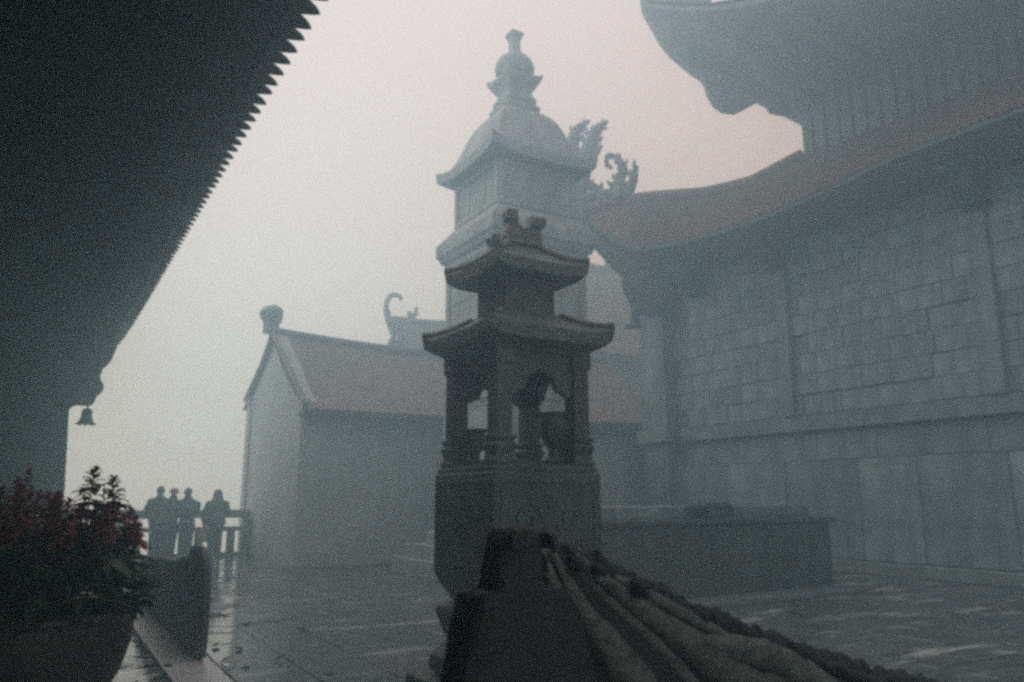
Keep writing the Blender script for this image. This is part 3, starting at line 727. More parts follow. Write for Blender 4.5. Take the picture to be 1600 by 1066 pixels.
# ------------------------------------------------------------------ side hall at the back left
sh = tag(empty('side_hall', (9.5, 20.7, 0)), 'misty grey hall with gable end and sagging tiled roof beyond the court', 'building')
def H(name, b, m, smooth=False, bevel=0, parent=None):
    o = b.build(name, M[m], None, smooth, bevel); o.parent = parent or sh; o.location = -Vector(sh.location); return o
GX0, GX1, GY0, GY1, GR = 5.02, 16.5, 17.75, 23.5, 20.95
b = MB(); b.box(GX0, GX1, GY0, GY1, 0, 3.75)
H('wall', b, 'hall')
b = MB(); b.prism([(GX0, GY0, 3.74), (GX0, GY0+.5, 4.05), (GX0, GY0+1.4, 4.7), (GX0, GY0+2.5, 5.5), (GX0, GR, 5.95), (GX0, GY1-2.1, 5.4), (GX0, GY1-1, 4.75), (GX0, GY1, 4.25), (GX0, GY1, 3.74)], (.3, 0, 0)); H('gable', b, 'hall')
b = MB(); b.box(GX0-.06, GX0+.3, GY0-.05, GY0+.42, 0, 3.75); H('corner_pier', b, 'hall', bevel=.02)
b = MB(); b.box(GX0-.06, GX0+.3, GY1-.42, GY1+.05, 0, 4.2); b.box(GX0-.1, GX0+.3, GY1-.35, GY1+.12, 4.2, 4.45); H('corner_pier', b, 'hall', bevel=.02)
def rz(x): return 5.93-.18*math.sin(math.pi*min(1, (x-GX0)/9))+.25*max(0, (x-11)/5)**2
b = MB(); rows = []
for k in range(11):
    t = k/10; row = []
    for i in range(181):
        x = GX0-.12+(GX1-GX0+.12)*i/180
        p = Vector((x, GY0-.45, 3.52+.16*max(0, (x-9)/7))).lerp(Vector((x, GR, rz(x))), t); p.z -= .22*4*t*(1-t)
        p.z += .03*max(0, math.cos(2*math.pi*(i % 4)/4))+(.02 if k % 2 else 0); row.append(p)
    rows.append(row)
b.loft(rows, cap=False, closed=False); H('roof_tiles', b, 'tile')['kind'] = 'stuff'
b = MB(); b.loft([[(GX0-.12+(GX1-GX0+.12)*i/20, GR, rz(GX0+(GX1-GX0)*i/20)), (GX0-.12+(GX1-GX0+.12)*i/20, GY1+.3, 4.1)] for i in range(21)], cap=False, closed=False); H('back_roof', b, 'tile')
b = MB(); b.box(GX0-.12, GX1, GY0-.47, GY0+.02, 3.36, 3.50); H('eave_board', b, 'timber', bevel=.01)
b = MB(); b.tube([(GX0-.15+(GX1-GX0)*i/24, GR, rz(GX0+(GX1-GX0)*i/24)+.07) for i in range(25)], .12, 8); H('ridge', b, 'tile_gray', True)
# verge edge of the gable
b = MB(); b.tube(smooth_path([(GX0-.08, GY0-.4, 3.62), (GX0-.08, GY0+1.4, 4.82), (GX0-.08, GR, 6.02)], 5), .07, 6); b.tube(smooth_path([(GX0-.08, GR, 6.02), (GX0-.08, GY1-2.1, 5.46), (GX0-.08, GY1+.2, 4.4)], 5), .07, 6); H('verge', b, 'tile', True)
gp = lambda x, y: onX(x, y, GX0-.05)
b = flat_tubes([([(424, 520), (424, 507), (425, 498), (424, 488), (424, 480)], [.24, .22, .30, .33, .17]), ([(422, 490), (413, 490), (409, 496)], [.2, .14, .05]), ([(428, 486), (435, 486), (440, 489)], [.2, .12, .07]), ([(428, 494), (434, 496), (438, 494)], [.16, .1, .04])], lambda x, y: sight(x, y, (GX0, GR, 0), (.515, .857, 0)), (.515, .857, 0), 1.0, 1)
H('beast_finial', b, 'stone_trim', True)

# taller halls further back, only roofs in sight
bh = tag(empty('rear_hall', (13.2, 26, 0)), 'faint rear hall whose ridge carries a curled dragon ornament', 'building')
def H2(name, b, m, par, smooth=False, bevel=0):
    o = b.build(name, M[m], None, smooth, bevel); o.parent = par; o.location = -Vector(par.location); return o
b = MB(); b.box(11.0, 15.8, 24.3, 28.5, 0, 6.5); H2('wall', b, 'hall', bh)
b = MB(); tiled_slope(b, (10.5, 23.9, 5.9), (15.9, 23.9, 5.9), (10.7, 26, 8.0), (15.9, 26, 8.5), sag=.2); tiled_slope(b, (10.5, 28.9, 5.9), (15.9, 28.9, 5.9), (10.7, 26, 8.0), (15.9, 26, 8.5), sag=.2); H2('roof_tiles', b, 'tile_gray', bh)['kind'] = 'stuff'
b = MB(); b.tube(smooth_path([(10.5, 26, 8.0), (12, 26, 8.02), (13.5, 26, 8.2), (16, 26, 8.6)], 4), .16, 8); H2('ridge', b, 'tile_gray', bh, True)
p26 = lambda x, y: onY(x, y, 26)
b = flat_tubes([([(652, 530), (638, 524), (624, 516), (611, 503), (604, 487), (605, 470), (613, 461), (623, 463), (628, 469)], [.22, .2, .18, .14, .11, .09, .10, .08, .04]), ([(624, 522), (634, 510), (641, 498), (639, 486)], [.16, .13, .11, .06]), ([(641, 500), (648, 491), (651, 480)], [.10, .09, .04]), ([(614, 522), (608, 508), (602, 500)], [.12, .08, .03]), ([(660, 530), (640, 530), (620, 527)], [.16, .2, .16])], p26, (0, 1, 0), 1.3, 2)
H2('dragon_finial', b, 'stone_trim', bh, True)
th = tag(empty('tall_hall', (22, 28, 0)), 'palest roof of a tall hall showing between pagoda and temple corner', 'building')
b = MB(); b.box(16.6, 31, 23.8, 30.5, 0, 7.5); H2('wall', b, 'hall', th)
b = MB(); tiled_slope(b, (16.3, 22.9, 7.0), (32, 22.9, 7.0), (16.3, 27, 11.85), (32, 27, 11.95), sag=.6); tiled_slope(b, (16.3, 31.2, 7.0), (32, 31.2, 7.0), (16.3, 27, 11.85), (32, 27, 11.95), sag=.6); H2('roof_tiles', b, 'tile', th)['kind'] = 'stuff'
b = MB(); b.tube([(16.3, 27, 11.9), (32, 27, 11.95)], .14, 8); H2('ridge', b, 'tile', th, True)
b = MB(); b.lathe(21.4, 27, [(11.9, .2), (12.05, .24), (12.2, .12), (12.3, .15), (12.4, .03)], 10); H2('ridge_knob', b, 'tile', th, True)

# ------------------------------------------------------------------ terrace railing
rl = tag(empty('terrace_railing', (2.2, 22.35, 0)), 'grey stone railing at the misty edge of the court', 'railing')
def RL(name, b, bevel=.01): return into(b.build(name, M['rail'], None, False, bevel), rl)
b = MB(); b.box(.3, 4.98, 22.25, 22.47, 1.0, 1.22); RL('top_rail', b, .03)
b = MB(); b.box(.3, 4.98, 22.28, 22.44, .66, .77); RL('middle_rail', b)
b = MB(); b.box(.3, 4.98, 22.26, 22.46, 0, .10); RL('bottom_rail', b)
x = .42
bm1 = MB(); bm1.box(-.105, .105, -.05, .05, .10, .66); bmm = bm1.mesh('baluster', M['rail'], bevel=.012)
for x in (.5, .88, 1.22, 1.56, 1.90, 2.21, 2.62, 2.96, 3.32, 3.70, 4.06, 4.52, 4.88):
    obj('baluster', bmm, rl, (x-2.2, .01, 0))
for x in (1.83, 4.91):
    b = MB(); b.box(x-.10, x+.10, 22.22, 22.50, .0, 1.0); RL('post', b)

# ------------------------------------------------------------------ people by the railing
def skin(name, joints, edges, material, parent=None, loc=(0, 0, 0), rz_=0, sub=2):
    """one continuous surface grown over a jointed skeleton (first joint is the root)"""
    keys = list(joints); m = bpy.data.meshes.new(name)
    m.from_pydata([joints[k][0] for k in keys], [(keys.index(a), keys.index(b_)) for a, b_ in edges], [])
    o = bpy.data.objects.new(name, m); COL.objects.link(o)
    md = o.modifiers.new('skin', 'SKIN'); md.use_smooth_shade = True
    for i, k in enumerate(keys):
        r = joints[k][1]; r = r if isinstance(r, tuple) else (r, r)
        m.skin_vertices[0].data[i].radius = r
    m.skin_vertices[0].data[0].use_root = True
    s_ = o.modifiers.new('sub', 'SUBSURF'); s_.levels = sub; s_.render_levels = sub
    dg = bpy.context.evaluated_depsgraph_get(); me = bpy.data.meshes.new_from_object(o.evaluated_get(dg))
    bpy.data.objects.remove(o); me.name = name; me.materials.clear(); me.materials.append(material)
    for p in me.polygons: p.use_smooth = True
    r_ = obj(name, me, parent, loc, (0, 0, rz_)); return r_
def person(x, y, h, rz_, label, coat, hairstyle, bulky=1.0, arms='front', lean=0.0, coat_len=.0, leg=.10, hood=False):
    s = h/1.75
    def V(a, b_, c): return (a*s + lean*max(0, c-.9)*s, b_*s, c*s)
    # facing +Y
    hands = {'front': ((.17, .30, 1.06), (-.17, .30, 1.06)), 'rail': ((.16, .40, 1.16), (-.16, .40, 1.16)), 'side': ((.27, .06, .80), (-.27, .06, .80)), 'hold': ((.10, .28, 1.05), (-.24, .16, .82))}[arms]
    elb = {'front': ((.29, .04, 1.10), (-.29, .04, 1.10)), 'rail': ((.255, .10, 1.13), (-.255, .10, 1.13)), 'side': ((.27, -.02, 1.10), (-.27, -.02, 1.10)), 'hold': ((.26, .04, 1.12), (-.265, .02, 1.10))}[arms]
    J = {'pelvis': (V(0, 0, .95), (.15*s, .10*s)), 'belly': (V(0, .01, 1.12), (.14*s, .10*s)), 'chest': (V(0, 0, 1.32), (.16*s, .11*s)), 'neck0': (V(0, 0, 1.47), .065*s), 'neck': (V(0, .02, 1.54), .055*s),
         'jaw': (V(0, .045, 1.60), (.065*s, .075*s)), 'head': (V(0, .03, 1.67), (.078*s, .095*s)), 'crown': (V(0, .02, 1.73), (.05*s, .06*s)), 'nose': (V(0, .135, 1.645), .012*s)}
    E = [('pelvis', 'belly'), ('belly', 'chest'), ('chest', 'neck0'), ('neck0', 'neck'), ('neck', 'jaw'), ('jaw', 'head'), ('head', 'crown'), ('head', 'nose')]
    A = {}; AE = []; Lg = {}; LE = []
    for i, sg in enumerate((1, -1)):
        k = 'rl'[i]
        A[k+'sh'] = (V(sg*.19, 0, 1.42), .07*s); A[k+'el'] = (V(*elb[i]), .048*s); A[k+'wr'] = (V(*hands[i]), .03*s)
        hv = Vector(hands[i])-Vector(elb[i]); hv.normalize()
        hp = Vector(hands[i])+hv*.09; A[k+'pa'] = (V(*hp), (.04*s, .02*s))
        AE += [('chest', k+'sh'), (k+'sh', k+'el'), (k+'el', k+'wr'), (k+'wr', k+'pa')]
        side = hv.cross(Vector((0, 0, 1))).normalized()
        for q in range(4):
            f1 = hp+side*(.03-.02*q)+hv*.045; f2 = f1+hv*(.035-.006*abs(q-1))-Vector((0, 0, .02))
            A[k+'f%d' % q] = (V(*f1), .009*s); A[k+'g%d' % q] = (V(*f2), .008*s); AE += [(k+'pa', k+'f%d' % q), (k+'f%d' % q, k+'g%d' % q)]
        t1 = Vector(hands[i])+side*.05*sg+hv*.06; A[k+'th'] = (V(*t1), .010*s); AE += [(k+'wr', k+'th')]
        Lg[k+'hip'] = (V(sg*.09, 0, .88), .10*s); Lg[k+'kn'] = (V(sg*leg, .02, .49), .065*s); Lg[k+'an'] = (V(sg*leg*1.08, -.01, .09), .042*s); Lg[k+'he'] = (V(sg*leg*1.1, -.04, .045), .04*s); Lg[k+'toe'] = (V(sg*(leg*1.1+.04), .17, .035), (.042*s, .03*s))
        LE += [('pelvis', k+'hip'), (k+'hip', k+'kn'), (k+'kn', k+'an'), (k+'an', k+'he'), (k+'he', k+'toe')]
    body = skin('person', {**J, **A, **Lg}, E+AE+LE, M['skin'], None, (x, y, 0), rz_)
    tag(body, label, 'person', 'people looking out from the railing')
    # coat: torso and sleeves
    w = bulky; hem = .86-coat_len
    CJ = {'c1': (V(0, 0, 1.10), (.185*s*w, .14*s*w)), 'c0': (V(0, 0, .97), (.19*s*w, .145*s*w)), 'hem': (V(0, -.005, hem), (.195*s*w, .15*s*w)), 'c2': (V(0, -.01, 1.30), (.19*s*w, .14*s*w)), 'c3': (V(0, 0, 1.44), (.12*s*w, .10*s*w)), 'c4': (V(0, .01, 1.51), (.075*s, .075*s))}
    CE = [('c1', 'c0'), ('c0', 'hem'), ('c1', 'c2'), ('c2', 'c3'), ('c3', 'c4')]
    for i, sg in enumerate((1, -1)):
        k = 'rl'[i]
        CJ[k+'s'] = (V(sg*.175*w, 0, 1.40), .085*s*w); e = elb[i]; CJ[k+'e'] = (V(e[0]*(.4+.6*w), e[1], e[2]), .074*s*w); CJ[k+'w'] = (V(*hands[i]), .05*s*w)
        CE += [('c3', k+'s'), (k+'s', k+'e'), (k+'e', k+'w')]
    skin('jacket', CJ, CE, M[coat], body)
    TJ = {'p': (V(0, 0, .92), (.17*s, .125*s))}; TE = []
    for i, sg in enumerate((1, -1)):
        k = 'rl'[i]; TJ[k+'h'] = (V(sg*.095, 0, .82), .115*s); TJ[k+'k'] = (V(sg*leg, .02, .49), .082*s); TJ[k+'a'] = (V(sg*leg*1.08, -.01, .10), .068*s); TE += [('p', k+'h'), (k+'h', k+'k'), (k+'k', k+'a')]
    skin('trousers', TJ, TE, M['trousers'], body)
    for sg in (1, -1):
        b = MB(); c = V(sg*leg*1.1, 0, 0)
        b.loft([[(c[0]+q*ww*s, (yy)*s, zz*s) for q, zz in ((-1, 0), (1, 0), (1, hh*.6), (.5, hh), (-.5, hh), (-1, hh*.6))] for yy, ww, hh in ((-.09, .03, .07), (-.05, .045, .11), (.04, .048, .10), (.12, .05, .06), (.19, .035, .045))])
        b.build('shoe', M['hair'], body, True, .006)
    def ell(b, c, rx, ry, rz_e, n=14, m=9):
        c = Vector(c); b.loft([[c+Vector((rx*math.sin(math.pi*(i+.02)/(m+.04))*math.cos(2*math.pi*k/n), ry*math.sin(math.pi*(i+.02)/(m+.04))*math.sin(2*math.pi*k/n), -rz_e*math.cos(math.pi*(i+.02)/(m+.04)))) for k in range(n)] for i in range(m+1)])
    if hood:
        b = MB(); b.loft([[Vector(V(0, 0, z_))+Vector((rx*s*math.cos(2*math.pi*k/14), ry*s*math.sin(2*math.pi*k/14), 0)) for k in range(14)] for z_, rx, ry in ((1.44, .20, .15), (1.49, .165, .135), (1.54, .135, .125), (1.60, .122, .125), (1.66, .115, .125), (1.72, .10, .11), (1.765, .065, .075), (1.785, .02, .02))])
        b.build('hood', M[coat], body, True)
    elif hairstyle == 'short':
        b = MB(); ell(b, V(0, -.012, 1.672), .094*s, .108*s, .108*s); b.build('hair', M['hair'], body, True)
        b = MB(); ell(b, V(0, -.03, 1.50), .105*s, .09*s, .075*s); b.build('collar', M[coat], body, True)
    elif hairstyle == 'bun':
        b = MB(); ell(b, V(0, -.012, 1.668), .098*s, .11*s, .108*s); b.build('hair', M['hair'], body, True)
        b = MB(); ell(b, V(-.06, -.10, 1.65), .055*s, .055*s, .05*s); b.build('hair_bun', M['hair'], body, True)
        b = MB(); ell(b, V(0, -.03, 1.51), .11*s, .09*s, .08*s); b.build('collar', M[coat], body, True)
    elif hairstyle == 'cap':
        skin('hair', {'b': (V(0, -.01, 1.62), (.10*s, .10*s)), 'd': (V(0, -.06, 1.5), (.115*s, .07*s)), 'e': (V(0, -.07, 1.40), (.11*s, .05*s))}, [('b', 'd'), ('d', 'e')], M['hair'], body)
        b = MB(); b.lathe(V(0, .01, 0)[0]+lean*.8*s, .01*s, [(1.66*s, .112*s), (1.70*s, .115*s), (1.74*s, .10*s), (1.775*s, .07*s), (1.79*s, .02*s)], 18)
        cp = b.build('cap', M['cap'], body, True)
        b = MB(); b.loft([[((.09+.14*t+lean*.8)*s, q*ww*s+.03*s, (1.675-.025*t+zz)*s) for q, zz in ((-1, 0), (1, 0), (1, .012), (-1, .012))] for t, ww in ((0, .09), (.5, .085), (.85, .06), (1, .02))])
        b.build('brim', M['cap'], cp, True)
    return body
p1 = person(2.58, 21.55, 1.80, .05, 'person in dark grey coat with cropped hair, on the outer end of the tight trio', 'coat_grey', 'short', 1.15, 'rail', 0, .12, .10)
p2 = person(2.90, 21.70, 1.74, -.15, 'person in pinkish cap and olive coat squeezed in the middle of the trio', 'coat_green', 'cap', 1.05, 'rail', .02, .14, .08)
p3 = person(3.25, 21.50, 1.76, .1, 'person with dark hair in a bun and navy coat beside the cap wearer', 'coat_navy', 'bun', 1.15, 'rail', -.04, .12, .10)
p4 = person(3.93, 21.35, 1.72, .0, 'hooded person standing apart in a wide slate coat with yellowish bag', 'coat_teal', 'none', 1.22, 'hold', .0, .18, .105, True)
hb = tag(empty('shopping_bag', (3.69, 21.46, .42)), 'limp yellowish bag held low beside the hooded person', 'bag')
b = MB(); b.loft([[(q*w_+dx, p*d_, z_) for q, p in ((-1, -1), (0, -1.2), (1, -1), (1.1, 0), (1, 1), (0, 1.2), (-1, 1), (-1.1, 0))] for z_, w_, d_, dx in ((0, .06, .03, .05), (.03, .13, .06, .06), (.12, .17, .075, .06), (.22, .14, .06, .03), (.31, .05, .03, .0))]); b.build('sack', M['bag'], hb, True)
b = MB(); b.tube(smooth_path([(0, 0, .29), (-.01, 0, .36), (0, 0, .41)], 3), .012, 6); b.build('handle', M['bag'], hb, True)

# ------------------------------------------------------------------ carved stone beast balustrade close to the viewer
BY = 1.75
db = tag(empty('dragon_balustrade', (1.15, BY, 0)), 'blurred dark stone stair balustrade with upright end post and flowing carved mane', 'balustrade')
def D(name, b, m, smooth=True, bevel=0):
    o = b.build(name, M[m], None, smooth, bevel); o.parent = db; o.location = -Vector(db.location); return o
fb = lambda x, y, Y=BY: onY(x, y, Y)
# end post: lofted from its two outlines
secs = [(1500, 560, 1020), (1300, 620, 985), (1150, 664, 958), (1066, 692, 940), (1020, 704, 929), (990, 711, 919), (960, 718, 909), (944, 722, 903), (934, 727, 896), (929, 735, 880), (927, 762, 862), (922, 766, 857), (900, 768, 854), (880, 771, 852), (860, 774, 851), (845, 777, 850), (838, 780, 850), (834, 786, 847)]
b = MB(); rings = []
for (yy, xl, xr) in secs:
    a = fb(xl, yy); c = fb(xr, yy); z = a.z; w = (c.x-a.x)/2*.84; cx = (a.x+c.x)/2+.012; d = min(.075, w*.8)
    ring = []
    for k in range(28):
        t = 2*math.pi*k/28; ct, s_ = math.cos(t), math.sin(t)
        ring.append((cx+w*math.copysign(abs(ct)**.28, ct)+random.gauss(0, .0025), BY+.06+d*math.copysign(abs(s_)**.28, s_)+random.gauss(0, .003), z+random.gauss(0, .002)))
    rings.append(ring)
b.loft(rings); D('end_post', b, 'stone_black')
b = MB()
for (x0, y0, w_, h_) in ((797, 836, .030, .022), (808, 833, .020, .020), (786, 839, .014, .018), (846, 838, .010, .014)):
    c = fb(x0, y0, BY+.05); b.loft([[(c.x+q*w_*k_, c.y+p*.07*k_, c.z+zz) for q, p in ((-1, -1), (1, -1), (1, 1), (-1, 1))] for zz, k_ in ((-.03, 1), (h_*.5, .95), (h_, .6))])
D('post_knob', b, 'stone_black', True, .004)
# sloping body behind the mane
topl = [(838, 852), (865, 852), (900, 866), (930, 882), (965, 902), (1000, 920), (1060, 952), (1120, 976), (1180, 998), (1240, 1018), (1300, 1038), (1380, 1060), (1470, 1084), (1600, 1128), (1800, 1198)]
b = MB(); rows = []
for (x, y) in topl:
    p = fb(x, y, BY+.16); rows.append([(p.x, BY+.09, p.z-.05), (p.x, BY+.13, p.z-.02), (p.x, BY+.19, p.z-.02), (p.x, BY+.25, p.z-.06), (p.x, BY+.25, .0), (p.x, BY+.09, .0)])
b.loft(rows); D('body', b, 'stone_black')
# mane locks: raised bands sweeping down from the crown; black ones colour in groove shade
def lock(pts, rads, Y=BY+.05, flat=.8, m='stone_wet', name='mane_lock'):
    P = smooth_path([fb(x, y, Y) for x, y in pts], 6)
    rr = [interp([i/(len(rads)-1) for i in range(len(rads))], rads, k/(len(P)-1))*(1+.16*noise.noise(Vector((k*.35, pts[0][0], 0)))+.10*noise.noise(Vector((k*1.1, pts[0][0], 4)))) for k in range(len(P))]
    b = MB(); b.tube(P, rr, 12, flat, (0, 1, 0)); D(name, b, m)
random.seed(21)
W_ = 'stone_wet'
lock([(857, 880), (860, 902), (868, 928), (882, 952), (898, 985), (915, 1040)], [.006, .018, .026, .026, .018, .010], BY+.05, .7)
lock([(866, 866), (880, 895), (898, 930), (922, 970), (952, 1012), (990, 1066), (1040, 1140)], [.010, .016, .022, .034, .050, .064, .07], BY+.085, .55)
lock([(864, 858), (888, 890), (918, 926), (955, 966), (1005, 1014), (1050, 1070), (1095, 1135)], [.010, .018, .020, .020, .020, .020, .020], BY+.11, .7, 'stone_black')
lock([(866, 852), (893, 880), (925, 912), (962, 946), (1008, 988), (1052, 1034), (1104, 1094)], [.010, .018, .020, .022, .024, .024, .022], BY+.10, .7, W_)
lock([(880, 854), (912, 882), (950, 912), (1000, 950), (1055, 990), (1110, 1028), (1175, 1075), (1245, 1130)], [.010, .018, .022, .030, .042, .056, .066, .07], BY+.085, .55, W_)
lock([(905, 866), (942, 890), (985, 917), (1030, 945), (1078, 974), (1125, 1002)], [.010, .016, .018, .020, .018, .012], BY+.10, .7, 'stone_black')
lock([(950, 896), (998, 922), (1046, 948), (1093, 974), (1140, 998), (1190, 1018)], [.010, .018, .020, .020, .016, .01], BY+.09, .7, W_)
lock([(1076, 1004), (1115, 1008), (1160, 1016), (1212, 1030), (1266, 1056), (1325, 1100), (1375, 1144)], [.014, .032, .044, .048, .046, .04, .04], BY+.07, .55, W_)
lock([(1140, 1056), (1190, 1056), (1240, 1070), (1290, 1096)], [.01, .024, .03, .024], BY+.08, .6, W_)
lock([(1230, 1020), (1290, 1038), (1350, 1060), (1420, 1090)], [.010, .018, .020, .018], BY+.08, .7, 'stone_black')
# rough crest of short locks along the upper edge
random.seed(11)
edge = [(838, 842), (865, 840), (900, 852), (930, 868), (965, 888), (1000, 906), (1060, 939), (1120, 962), (1180, 984), (1240, 1004), (1300, 1024), (1380, 1047), (1470, 1070), (1600, 1114)]
b = MB(); rings = []
for i in range(170):
    t = i/169; x = 864+760*t; y = interp([q[0] for q in edge], [q[1] for q in edge], x)+14
    c = fb(x, y, BY+.12); r0 = .040*min(1, .35+t*6)
    ring = []
    for k in range(14):
        a = 2*math.pi*k/14; d = Vector((-.35*math.cos(a)*.5, .8*math.sin(a), math.cos(a)))
        q = c+d*r0; m_ = 1+.55*noise.noise(q*16)+.42*noise.noise(q*38)+.25*noise.noise(q*90)
        ring.append(c+d*r0*m_)
    rings.append(ring)
b.loft(rings); D('crest', b, 'stone_black', False)
for i in range(26):
    t = random.random(); x = 875+640*t; y = interp([q[0] for q in edge], [q[1] for q in edge], x)+random.uniform(2, 26); dp = BY+random.uniform(.05, .12)
    q = random.uniform(.5, 1.1); sl = random.uniform(.5, 1.2); L_ = random.uniform(.5, 1.0)
    P = [fb(x-14*L_, y-6*sl*L_, dp+.02), fb(x-2*L_, y, dp), fb(x+12*L_, y+16*sl*L_, dp-.015), fb(x+20*L_, y+30*sl*L_, dp-.02)]
    b = MB(); b.tube(smooth_path(P, 3), [.004, .010*q, .016*q, .021*q, .022*q, .021*q, .016*q, .012*q, .008*q, .003], 7, .8, (0, 1, 0)); D('crest_lock', b, 'stone_black')

# ------------------------------------------------------------------ flower pot with red salvia
PC = Vector((.03, 4.62, 0))
pot = tag(empty('flower_pot', PC), 'big round dark flower pot on a foot beside the porch kerb', 'flower pot')
b = MB(); b.lathe(0, 0, [(0, .24), (.05, .26), (.12, .20), (.24, .19), (.36, .24), (.5, .32), (.66, .405), (.8, .445), (.9, .45), (.945, .44), (.945, .40), (.9, .40), (.86, .39)], 48); b.build('bowl', M['pot'], pot, True)
b = MB(); b.lathe(0, 0, [(.925, .44), (.925, .462), (.945, .474), (.965, .47), (.97, .44), (.965, .405), (.94, .40)], 48); b.build('rim', M['pot'], pot, True)
b = MB(); b.lathe(0, 0, [(.86, .395), (.90, .39), (.915, .30), (.92, .05)], 24); b.build('soil', M['soil'], pot, True)
def leaf_mesh(name, m, l, w, drop=.25, teeth=False):
    b = MB(); n = 6; L_ = []; Rr = []; C_ = []
    for i in range(n+1):
        t = i/n; ww = w*math.sin(math.pi*t**.8)**.8*(1 if i % 2 == 0 or not teeth else .86) if 0 < t < 1 else .001
        z = -drop*l*t*t; C_.append((t*l, 0, z-.1*w)); L_.append((t*l, ww, z+.25*ww)); Rr.append((t*l, -ww, z+.25*ww))
    b.loft([list(q) for q in zip(L_, C_, Rr)], cap=False, closed=False); return b.mesh(name, m, True)
leafm = [leaf_mesh('leaf', M['leaf'], l, l*.3, d, True) for l, d in ((.075, .35), (.095, .5), (.06, .2), (.11, .6))]
def spike_mesh(h, n, r0):
    """salvia raceme: drooping calyx whorls below, a tight bud cone on top"""
    b = MB(); b.tube([(0, 0, 0), (.004, 0, h*.5), (0, .003, h)], [.005, .004, .002], 5)
    def petal(z, a, rr, up_, wd):
        d = Vector((math.cos(a), math.sin(a), 0)); s_ = Vector((-math.sin(a), math.cos(a), 0))
        p0 = Vector((0, 0, z)); p1 = p0+d*rr*.5+Vector((0, 0, rr*.5*up_)); p2 = p0+d*rr*.8+Vector((0, 0, rr*(.72*up_-.10))); p3 = p0+d*rr+Vector((0, 0, rr*(up_*.75-.35)))
        w_ = rr*wd
        b.add([p0, p1+s_*w_, p1-s_*w_, p2+s_*w_*.8, p2-s_*w_*.8, p3, p1+Vector((0, 0, -.3*w_))], [(0, 1, 6), (0, 6, 2), (1, 3, 6), (6, 3, 4), (6, 4, 2), (3, 5, 4)])
    z = 0
    for i in range(n):
        t = i/(n-1); z = h*.72*t+random.uniform(-.004, .004); r = r0*(1.15-.45*t)
        for k in range(random.choice((4, 5, 6))):
            petal(z+random.uniform(-.006, .006), random.uniform(0, 6.28), r*random.uniform(.8, 1.55), random.uniform(-.35, .45), random.uniform(.24, .38))
    for i in range(16):
        t = i/15; petal(h*(.72+.28*t), i*2.4, r0*(.85-.55*t), .2+1.4*t, .42)
    return b.mesh('flower_spike', M['bract'])
nleaf = 0
def salvia(dx, dy, h, label, spike=.24, r0=.042, n=9, leaves=14, group=None, lean=(0, 0)):
    global nleaf
    t = tag(empty('salvia_plant', (PC.x+dx, PC.y+dy, .91)), label, 'flower', group)
    top = Vector((lean[0], lean[1], h-spike))
    b = MB(); b.tube(smooth_path([(0, 0, 0), (lean[0]*.3, lean[1]*.3, (h-spike)*.5), top], 4), [.008]*4+[.006]*4+[.005], 6); b.build('stem', M['stem'], t, True)
    s_ = obj('flower_spike', spike_mesh(spike, n, r0), t, top, (random.gauss(0, .06), random.gauss(0, .06), random.uniform(0, 6)))
    for i in range(leaves):
        q = (i+.5)/leaves; z = (h-spike)*(.12+.92*q); a = i*2.4+random.uniform(-.4, .4)
        c = Vector((lean[0]*q, lean[1]*q, z)); rad = .03+.13*(1-q)*random.uniform(.3, 1.2)
        o = obj('leaf', random.choice(leafm), t, c+Vector((math.cos(a)*rad, math.sin(a)*rad, 0)), (random.gauss(0, .35), random.uniform(-.35, .6), a), (random.uniform(.85, 1.25),)*3); nleaf += 1
    return t
random.seed(5)
salvia(.16, -.06, .735, 'red salvia with the tallest flower spike, standing clear over the pot rim', .28, .084, 11, 16, lean=(.02, .0))
salvia(.25, -.16, .695, 'red salvia with a slender spike bent out toward the railing', .26, .076, 11, 16, lean=(.045, .01))
salvia(-.10, .10, .74, 'red salvia with one spike rising above the dense clump against the pillar', .20, .040, 8, 12)
salvia(.33, -.02, .46, 'short red salvia with drooping leaves at the rim nearest the kerb', .10, .04, 5, 18, lean=(.10, -.02))
G_ = 'red salvia massed in the flower pot'
for i in range(34):
    a = 2.4*i; r = .37*math.sqrt((i+.5)/34)
    dx, dy = r*math.cos(a)-.04, r*math.sin(a)
    h = .66-.10*abs(dx+.1)/.3+random.uniform(-.06, .03)
    if dx > .12: h = min(h, .54)
    salvia(dx, dy, h, 'red salvia in the dense clump filling the dark flower pot', random.uniform(.20, .27) if dx < .14 else .14, .062 if dx < .14 else .045, 9, 8, G_, (dx*.55, dy*.55))
# leafy underskirt nobody could count
b = MB(); random.seed(9)
for i in range(2600):
    a = random.uniform(0, 2*math.pi); el = random.uniform(-.25, 1.2); rr = random.uniform(.75, 1.0)
    rr = random.uniform(.45, 1.02); c = Vector((math.cos(a)*math.cos(el)*.50*rr, math.sin(a)*math.cos(el)*.50*rr, 1.03+max(-.09, .38*math.sin(el)*rr)))
    l = random.uniform(.06, .11); w = l*.3; yaw = a+random.gauss(0, .6); dp = random.uniform(-.9, .3)
    d = Vector((math.cos(yaw)*math.cos(dp), math.sin(yaw)*math.cos(dp), math.sin(dp))); s_ = d.cross(Vector((0, 0, 1))).normalized(); nn = s_.cross(d)
    b.add([c, c+d*l*.45+s_*w+nn*.006, c+d*l*.45-nn*.006, c+d*l*.45-s_*w+nn*.006, c+d*l], [(0, 1, 2), (0, 2, 3), (1, 4, 2), (2, 4, 3)])
tag(b.build('foliage', M['leaf'], None, True, loc=PC), 'dark green leaves spilling thickly over the flower pot rim', kind='stuff')
pl = leaf_mesh('pale_leaf', M['pale_leaf'], .045, .014, .5)
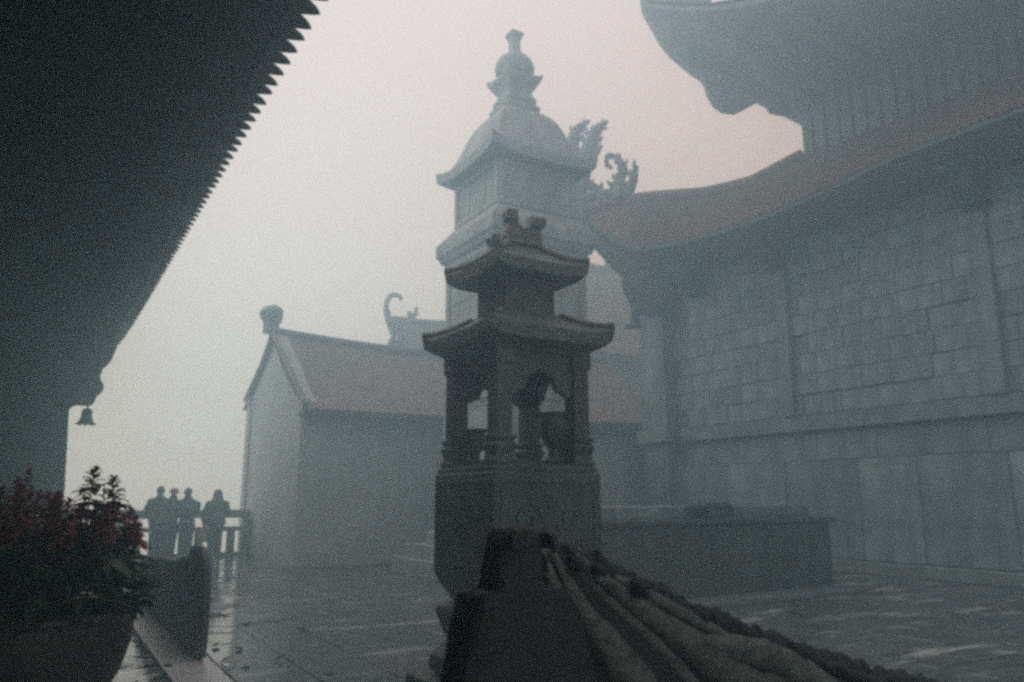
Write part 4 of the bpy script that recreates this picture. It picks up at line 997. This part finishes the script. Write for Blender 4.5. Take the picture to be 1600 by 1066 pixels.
for i, (q, r_) in enumerate((((120, 936), .5), ((131, 929), 1.3), ((142, 929), 1.9), ((152, 935), 2.7))):
    c = sight(q[0], q[1], (.08, 4.10, 0), (.2, 1, 0)); o = obj('pale_leaf', pl, None, c, (random.gauss(0, .2), -.5, r_))
    tag(o, 'small pale dry leaf caught in the foliage over the pot rim', 'leaf', 'pale leaves caught above the pot rim')

# ------------------------------------------------------------------ fallen leaves and a twig on the wet paving
dl = leaf_mesh('fallen_leaf', M['dead_leaf'], .09, .03, -.25)
random.seed(3)
for q in ((197, 1016), (168, 1061), (216, 1063), (366, 946), (338, 1009), (323, 1024), (380, 1014), (345, 1033), (350, 1050), (383, 1047), (388, 977), (270, 1043), (430, 1030), (470, 985), (360, 905), (520, 1050)):
    c = sight(q[0], q[1], (0, 0, .012), (0, 0, 1)); k = random.uniform(.7, 1.3)
    c.z = .036 if 1.08 < c.x < 1.42 else .012
    tag(obj('fallen_leaf', dl, None, c, (random.gauss(0, .2), random.gauss(0, .2), random.uniform(0, 6)), (k, k*1.2, 1)), 'small dark fallen leaf lying on the wet paving', 'leaf', 'fallen leaves on the wet paving')
b = MB(); c = [sight(q[0], q[1], (0, 0, .012), (0, 0, 1)) for q in ((326, 962), (340, 960), (352, 961), (363, 961))]; c0 = c[1]
b.tube([p-c0 for p in c], [.006, .012, .01, .004], 6); b.tube([c[1]-c0, c[1]-c0+Vector((.05, .12, .03))], [.006, .002], 5)
tag(b.build('twig', M['dead_leaf'], None, True, loc=c0), 'thin dark twig lying across the wet paving slabs', 'twig')

# ------------------------------------------------------------------ fog
b = MB(); b.box(-80, 80, -70, 90, -12.5, 17.6)
hz = b.build('haze', None); tag(hz, kind='stuff')
m = bpy.data.materials.new('haze'); m.use_nodes = True; n = m.node_tree; n.nodes.clear()
v = n.nodes.new('ShaderNodeVolumePrincipled'); v.inputs['Color'].default_value = (*HAZE_COLOR, 1); v.inputs['Density'].default_value = HAZE_DENSITY
v.inputs['Anisotropy'].default_value = .72; v.inputs['Absorption Color'].default_value = (.57, .94, 1, 1)
oo = n.nodes.new('ShaderNodeOutputMaterial'); n.links.new(v.outputs[0], oo.inputs['Volume'])
hz.data.materials.append(m)
